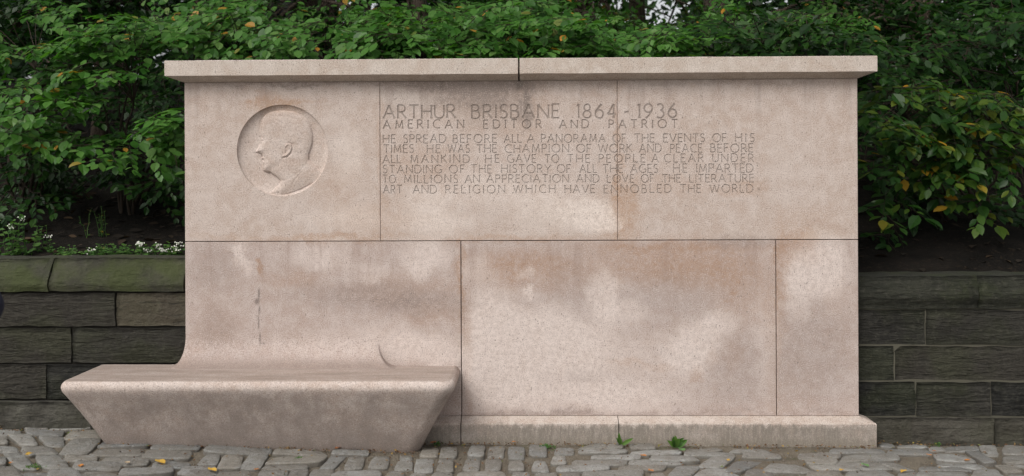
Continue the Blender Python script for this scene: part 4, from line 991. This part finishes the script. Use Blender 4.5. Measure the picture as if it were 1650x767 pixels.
herb(60, 405, .62, .22, 9, 1, 'small plant with one white flower head just right of the tall leafy one', 2)
herb(108, 410, .48, .11, 14, 0, 'low bright green leafy herb above the joint of the mossy coping stones', 3, .034)
herb(160, 410, .46, .12, 16, 2, 'low green herb with tiny white flowers in the middle of the left coping', 4, .034)
herb(152, 360, .95, .24, 8, 0, 'dry yellowish upright plant standing on the bare soil behind the left coping', 5, .020, 'leaf_r', .07)
herb(205, 410, .50, .10, 14, 0, 'low green herb just left of the brightest white flower cluster', 6, .036)
herb(238, 408, .46, .13, 12, 5, 'herb with the brightest cluster of white flowers on the left coping', 7, .036, spread=.06)
herb(262, 408, .48, .12, 8, 3, 'herb with the second white flower cluster, nearer the memorial', 8, spread=.05)
herb(290, 405, .50, .11, 8, 3, 'herb with white flowers touching the left edge of the memorial', 9, spread=.05)
# weeds in the pavement
def weed(px, py, hgt, n, ls, label, seed, wid=.7):
    rs = random.Random(seed); c = ground_at(px, py); root = empty('weed', c, label, 'weed', 'weeds in the pavement joints')
    P = np.array([tuple(c+Vector((rs.uniform(-.006, .006), 0, .003))) for _ in range(n)]); A = np.array([(rs.uniform(-.9, .9), rs.uniform(-.5, -.1), rs.uniform(.5, 1.4)) for _ in range(n)])
    N_ = np.array([(rs.uniform(-.3, .3), -1., .5) for _ in range(n)]); Sz = np.array([hgt*rs.uniform(.6, 1.1) for _ in range(n)])
    leaf_objs(P, A, N_, Sz, M['herb'], root, wid)
weed(1000, 719, .11, 5, .05, 'narrow upright weed under the crack of the plinth', 1, .5); weed(1088, 722, .088, 9, .05, 'largest bright green weed at the foot of the plinth', 2)
def moss_tuft(px, py, r, n, label, seed):
    rs = random.Random(seed); c = ground_at(px, py); root = empty('weed', c, label, 'weed', 'weeds in the pavement joints')
    P = np.array([tuple(c+Vector((rs.gauss(0, r*.5), rs.gauss(0, r*.35), rs.uniform(0, .012)))) for _ in range(n)]); A = rng.normal(0, 1, (n, 3))+np.array([0, 0, .8]); N_ = rng.normal(0, .4, (n, 3))+np.array([0, -.5, 1])
    leaf_mesh('foliage', P, A, N_, np.full(n, .016), M['herb'], root, True)
moss_tuft(881, 722, .045, 90, 'low tuft of light green weed left of the plinth crack', 3); moss_tuft(482, 741, .02, 30, 'tiny green weed in front of the bench', 4)
moss_tuft(55, 755, .05, 70, 'green tuft between the cobbles at the lower left corner', 5); moss_tuft(397, 714, .03, 40, 'small green weed at the foot of the bench front', 6)
moss_tuft(705, 717, .03, 30, 'small weed in the shaded corner behind the bench end', 7); moss_tuft(1511, 718, .02, 26, 'tiny weed at the foot of the right wall', 8)
# fallen leaves
def drymat(n, c):
    g = NT(n); n1, _ = g.noise(g.coord(), 4, 4); return g.fin(g.mix(g.rng(n1, .35, .7), c, tuple(v*.5 for v in c)), .6)
DL = {'yellow': drymat('fallen_yellow', (.55, .34, .06)), 'orange': drymat('fallen_orange', (.5, .2, .05)), 'brown': drymat('fallen_brown', (.30, .13, .06)), 'green': drymat('fallen_green', (.12, .24, .08)), 'pale': drymat('fallen_pale', (.5, .38, .25))}
FALL = [(47, 737, .065, 'yellow', 'yellow leaf on the dark cobbles left of the bench'), (18, 751, .035, 'orange', 'small orange leaf in the lower left corner'), (2, 692, .05, 'yellow', 'yellow leaf by the wall foot at the left edge'),
 (258, 750, .085, 'yellow', 'long yellow green leaf on a cobble in front of the bench'), (205, 751, .05, 'pale', 'small pale leaf left of the long yellow green leaf'), (130, 756, .05, 'orange', 'orange leaf on the cobble left of the long yellow green one'),
 (342, 763, .07, 'yellow', 'ragged yellow leaf at the lower edge below the bench'), (335, 715, .05, 'yellow', 'yellow leaf against the foot of the bench'), (300, 708, .05, 'brown', 'reddish brown leaf at the foot of the bench, left part'),
 (418, 716, .045, 'brown', 'brown leaf at the foot of the bench, right of the green weed'), (446, 719, .055, 'orange', 'orange brown leaf under the middle of the bench'), (476, 723, .055, 'pale', 'pale dry leaf under the middle of the bench'),
 (545, 727, .05, 'brown', 'brown leaf near the right part of the bench foot'), (413, 762, .04, 'orange', 'tiny orange leaf on the lower edge below the bench middle'), (698, 718, .05, 'brown', 'brown leaf in the corner behind the bench end'),
 (828, 717, .03, 'orange', 'tiny orange leaf at the foot of the plinth'), (1099, 730, .07, 'green', 'pale green leaf lying under the largest weed'), (1037, 739, .04, 'orange', 'orange leaf between long cobbles left of the largest weed'),
 (1173, 747, .04, 'yellow', 'small yellow leaf on a cobble right of the weeds'), (1049, 764, .045, 'orange', 'orange leaf at the lower edge below the weeds'), (1394, 755, .055, 'green', 'round green leaf on a cobble below the plinth corner'),
 (1356, 763, .04, 'yellow', 'yellow leaf left of the round green leaf'), (1456, 765, .05, 'yellow', 'yellow green leaf at the lower edge right of the round green leaf'), (1497, 738, .04, 'orange', 'orange leaf on the bare patch of soil'),
 (1481, 716, .035, 'yellow', 'tiny yellow leaf at the foot of the right wall'), (1558, 747, .045, 'orange', 'orange leaf on a cobble at the far right'), (1505, 732, .03, 'brown', 'tiny brown leaf above the bare patch of soil')]
for i, (px, py, s, c, lb) in enumerate(FALL):
    p = ground_at(px, py); a = random.uniform(0, 6.28); T = []
    for (u, v_, z_) in LV:
        T.append(((u-.5)*s*math.cos(a)-v_*s*1.1*math.sin(a), (u-.5)*s*math.sin(a)+v_*s*1.1*math.cos(a), .016+abs(z_)*s*2.2+random.uniform(0, .006)))
    me = bpy.data.meshes.new('fallen_leaf'); me.from_pydata(T, [], LF); me.materials.append(DL[c]); o = bpy.data.objects.new('fallen_leaf', me); COL.objects.link(o); o.location = p
    tag(o, lb, 'leaf', 'fallen leaves on the cobbles')

# crumbs of dead leaf caught along the foot of the bench, plinth and walls and in the joints
n = 2200; xx = rng.uniform(-3.4, 3.4, n); front = np.where(xx < -.6, -.29, np.where(xx < 2.2, -.10, .06)); front = np.where(xx < -2.55, .0, front)
yy = np.where(rng.random(n) < .45, front-np.abs(rng.normal(0, .022, n)), rng.uniform(-.85, -.1, n)); ok = yy < front; xx, yy = xx[ok], yy[ok]; n = len(xx)
P = np.stack([xx, yy, [gz(a, b)+.003+rng.uniform(0, .012) for a, b in zip(xx, yy)]], 1); A = rng.normal(0, 1, (n, 3)); A[:, 2] *= .4
M['crumb'] = leafmat('leaf_crumbs', [(0, (.07, .045, .028)), (.5, (.16, .08, .04)), (.8, (.22, .13, .06)), (.93, (.35, .22, .06)), (1, (.10, .16, .04))], .05, .8)
tag(leaf_mesh('leaf_crumbs', P, A, rng.normal(0, .5, (n, 3))+np.array([0, 0, 1]), rng.uniform(.008, .024, n), M['crumb'], None, True), 'small crumbs of brown leaf caught along the wall foot and in the cobble joints', 'leaf litter')
# ------------------------------------------------------------------ people
def skinned(name, joints, bones, mat, parent, sub=2):
    """one continuous surface grown round a jointed skeleton; joints: name -> (x, y, z, rx, ry)"""
    ks = list(joints); me = bpy.data.meshes.new(name); me.from_pydata([joints[k][:3] for k in ks], [(ks.index(a), ks.index(b)) for a, b in bones], []); me.materials.append(mat)
    o = bpy.data.objects.new(name, me); COL.objects.link(o); o.parent = parent
    o.modifiers.new('skin', 'SKIN').use_smooth_shade = True
    for i, k in enumerate(ks):
        sv = me.skin_vertices[0].data[i]; sv.radius = joints[k][3:5]; sv.use_root = i == 0
    s = o.modifiers.new('sub', 'SUBSURF'); s.levels = sub; s.render_levels = sub
    return o
SKIN = NT('skin').fin((.45, .28, .20), .55); HAIR = NT('dark_hair').fin((.015, .012, .010), .5); NAVY = NT('navy_coat').fin((.015, .018, .035), .8); BLK = NT('black_jacket').fin((.012, .012, .014), .7)
JEAN = NT('dark_trousers').fin((.03, .035, .05), .85); SHOE = NT('dark_shoe').fin((.02, .018, .016), .5)
def person(loc, rz, label, coat, hair_long=False, elbow=0., walk=.12):
    root = empty('person', loc, label, 'person'); root.rotation_euler.z = rz
    J = {'pelvis': (0, 0, .95, .13, .10), 'waist': (0, 0, 1.10, .12, .09), 'chest': (0, -.01, 1.32, .15, .10), 'neckb': (0, 0, 1.47, .06, .06), 'neck': (0, -.01, 1.53, .048, .05), 'head': (0, -.015, 1.62, .072, .088), 'crown': (0, -.005, 1.70, .058, .07)}
    J['nose'] = (0, -.112, 1.612, .012, .014); B_ = [('pelvis', 'waist'), ('waist', 'chest'), ('chest', 'neckb'), ('neckb', 'neck'), ('neck', 'head'), ('head', 'crown'), ('head', 'nose')]
    C = {k: (v[0], v[1], v[2], v[3]+.02, v[4]+.02) for k, v in J.items() if k in ('pelvis', 'waist', 'chest', 'neckb')}; CB = B_[:3]; Tt = {'p': (0, 0, .95, .14, .115)}; TB = []
    for s, n in ((1, 'l'), (-1, 'r')):
        el = elbow if s < 0 else 0
        arm = [('sh', s*.17, 0, 1.42, .055), ('el', s*(.25+el), .04+el*.3, 1.16+el*.1, .042), ('wr', s*(.25-el*.5), -.10-el*.2, .96+el*.35, .028), ('hand', s*(.24-el*.5), -.14-el*.2, .90+el*.35, .03)]
        prev = 'chest'
        for nm, x, y, z, r in arm:
            J[nm+n] = (x, y, z, r, r*(.6 if nm == 'hand' else 1)); B_.append((prev, nm+n)); prev = nm+n
            if nm != 'hand': C[nm+n] = (x, y, z, r+.018, r+.018)
        CB += [('chest', 'sh'+n), ('sh'+n, 'el'+n), ('el'+n, 'wr'+n)]
        hx_, hy_, hz_ = arm[3][1:4]
        for q in range(4):
            k1, k2 = f'f{q}a{n}', f'f{q}b{n}'; J[k1] = (hx_+(q-1.5)*.016, hy_-.03, hz_-.045, .009, .009); J[k2] = (hx_+(q-1.5)*.016, hy_-.035, hz_-.085+abs(q-1.4)*.008, .008, .008); B_ += [('hand'+n, k1), (k1, k2)]
        J['th'+n] = (hx_-s*.03, hy_-.04, hz_-.03, .010, .010); B_.append(('hand'+n, 'th'+n))
        w = walk*s; leg = [('hip', s*.09, 0, .90, .085), ('kn', s*.10, -.06-w, .50, .058), ('an', s*.10, -.5*0+(-w*1.6), .09, .040), ('toe', s*.11, -w*1.6-.15, .035, .035)]; prev = 'pelvis'
        pt = 'p'
        for nm, x, y, z, r in leg:
            J[nm+n] = (x, y, z, r, r); B_.append((prev, nm+n)); prev = nm+n
            if nm != 'toe': Tt[nm+n] = (x, y, z, r+.02, r+.02); TB.append((pt, nm+n)); pt = nm+n
    skinned('body', J, B_, SKIN, root); skinned('coat', C, CB, coat, root); skinned('trousers', Tt, TB, JEAN, root)
    for s in (1, -1):
        w = walk*s; bm = bmesh.new(); bmesh.ops.create_uvsphere(bm, u_segments=12, v_segments=8, radius=1)
        for v in bm.verts: v.co = Vector((s*.105+v.co.x*.048, -w*1.6-.06+v.co.y*.135, .045+max(v.co.z, -.6)*.055))
        me = bpy.data.meshes.new('shoe'); bm.to_mesh(me); bm.free(); me.materials.append(SHOE); o = bpy.data.objects.new('shoe', me); COL.objects.link(o); o.parent = root
    bm = bmesh.new(); bmesh.ops.create_icosphere(bm, subdivisions=3, radius=1)
    for v in bm.verts:
        c = v.co.copy(); d = 1+noise.noise(c*4)*.06; low = -.5 if not hair_long else -1.9
        front = c.y < -.35 and c.z < .45
        v.co = Vector((c.x*.093*d, .012+c.y*.108*d+(.045 if front else 0), 1.665+(c.z*.105 if c.z > 0 else c.z*.105*(-low*1.6 if c.y > -.1 else 1))))
    me = bpy.data.meshes.new('hair'); bm.to_mesh(me); bm.free(); me.materials.append(HAIR); me.polygons.foreach_set('use_smooth', [True]*len(me.polygons)); o = bpy.data.objects.new('hair', me); COL.objects.link(o); o.parent = root
    if True:                                                   # a simple face: eyes, nose, mouth
        for s in (1, -1):
            bm = bmesh.new(); bmesh.ops.create_uvsphere(bm, u_segments=8, v_segments=6, radius=.011); bmesh.ops.translate(bm, vec=(s*.03, -.093, 1.63), verts=bm.verts)
            me = bpy.data.meshes.new('eye'); bm.to_mesh(me); bm.free(); me.materials.append(HAIR); o = bpy.data.objects.new('eye', me); COL.objects.link(o); o.parent = root
    return root
p = at(447, 8, 10.6); person((p.x, 10.6, hz(p.x, 10.6)-.01), R(-70), 'dark haired walker up on the hill path, facing left', NAVY)
p = at(464, 5, 10.2); person((p.x, 10.2, hz(p.x, 10.2)-.01), R(170), 'walker in black seen from behind beside the dark haired walker', BLK, True)
p = at(9, 494, -2.1); person((p.x-.413, -2.1, gz(-2.4, -2.1)-.095), R(180), 'person standing at the left edge, only the elbow of the dark coat showing', NAVY, False, .16, .02)
print('leaves', tot, 'cobbles', nc)
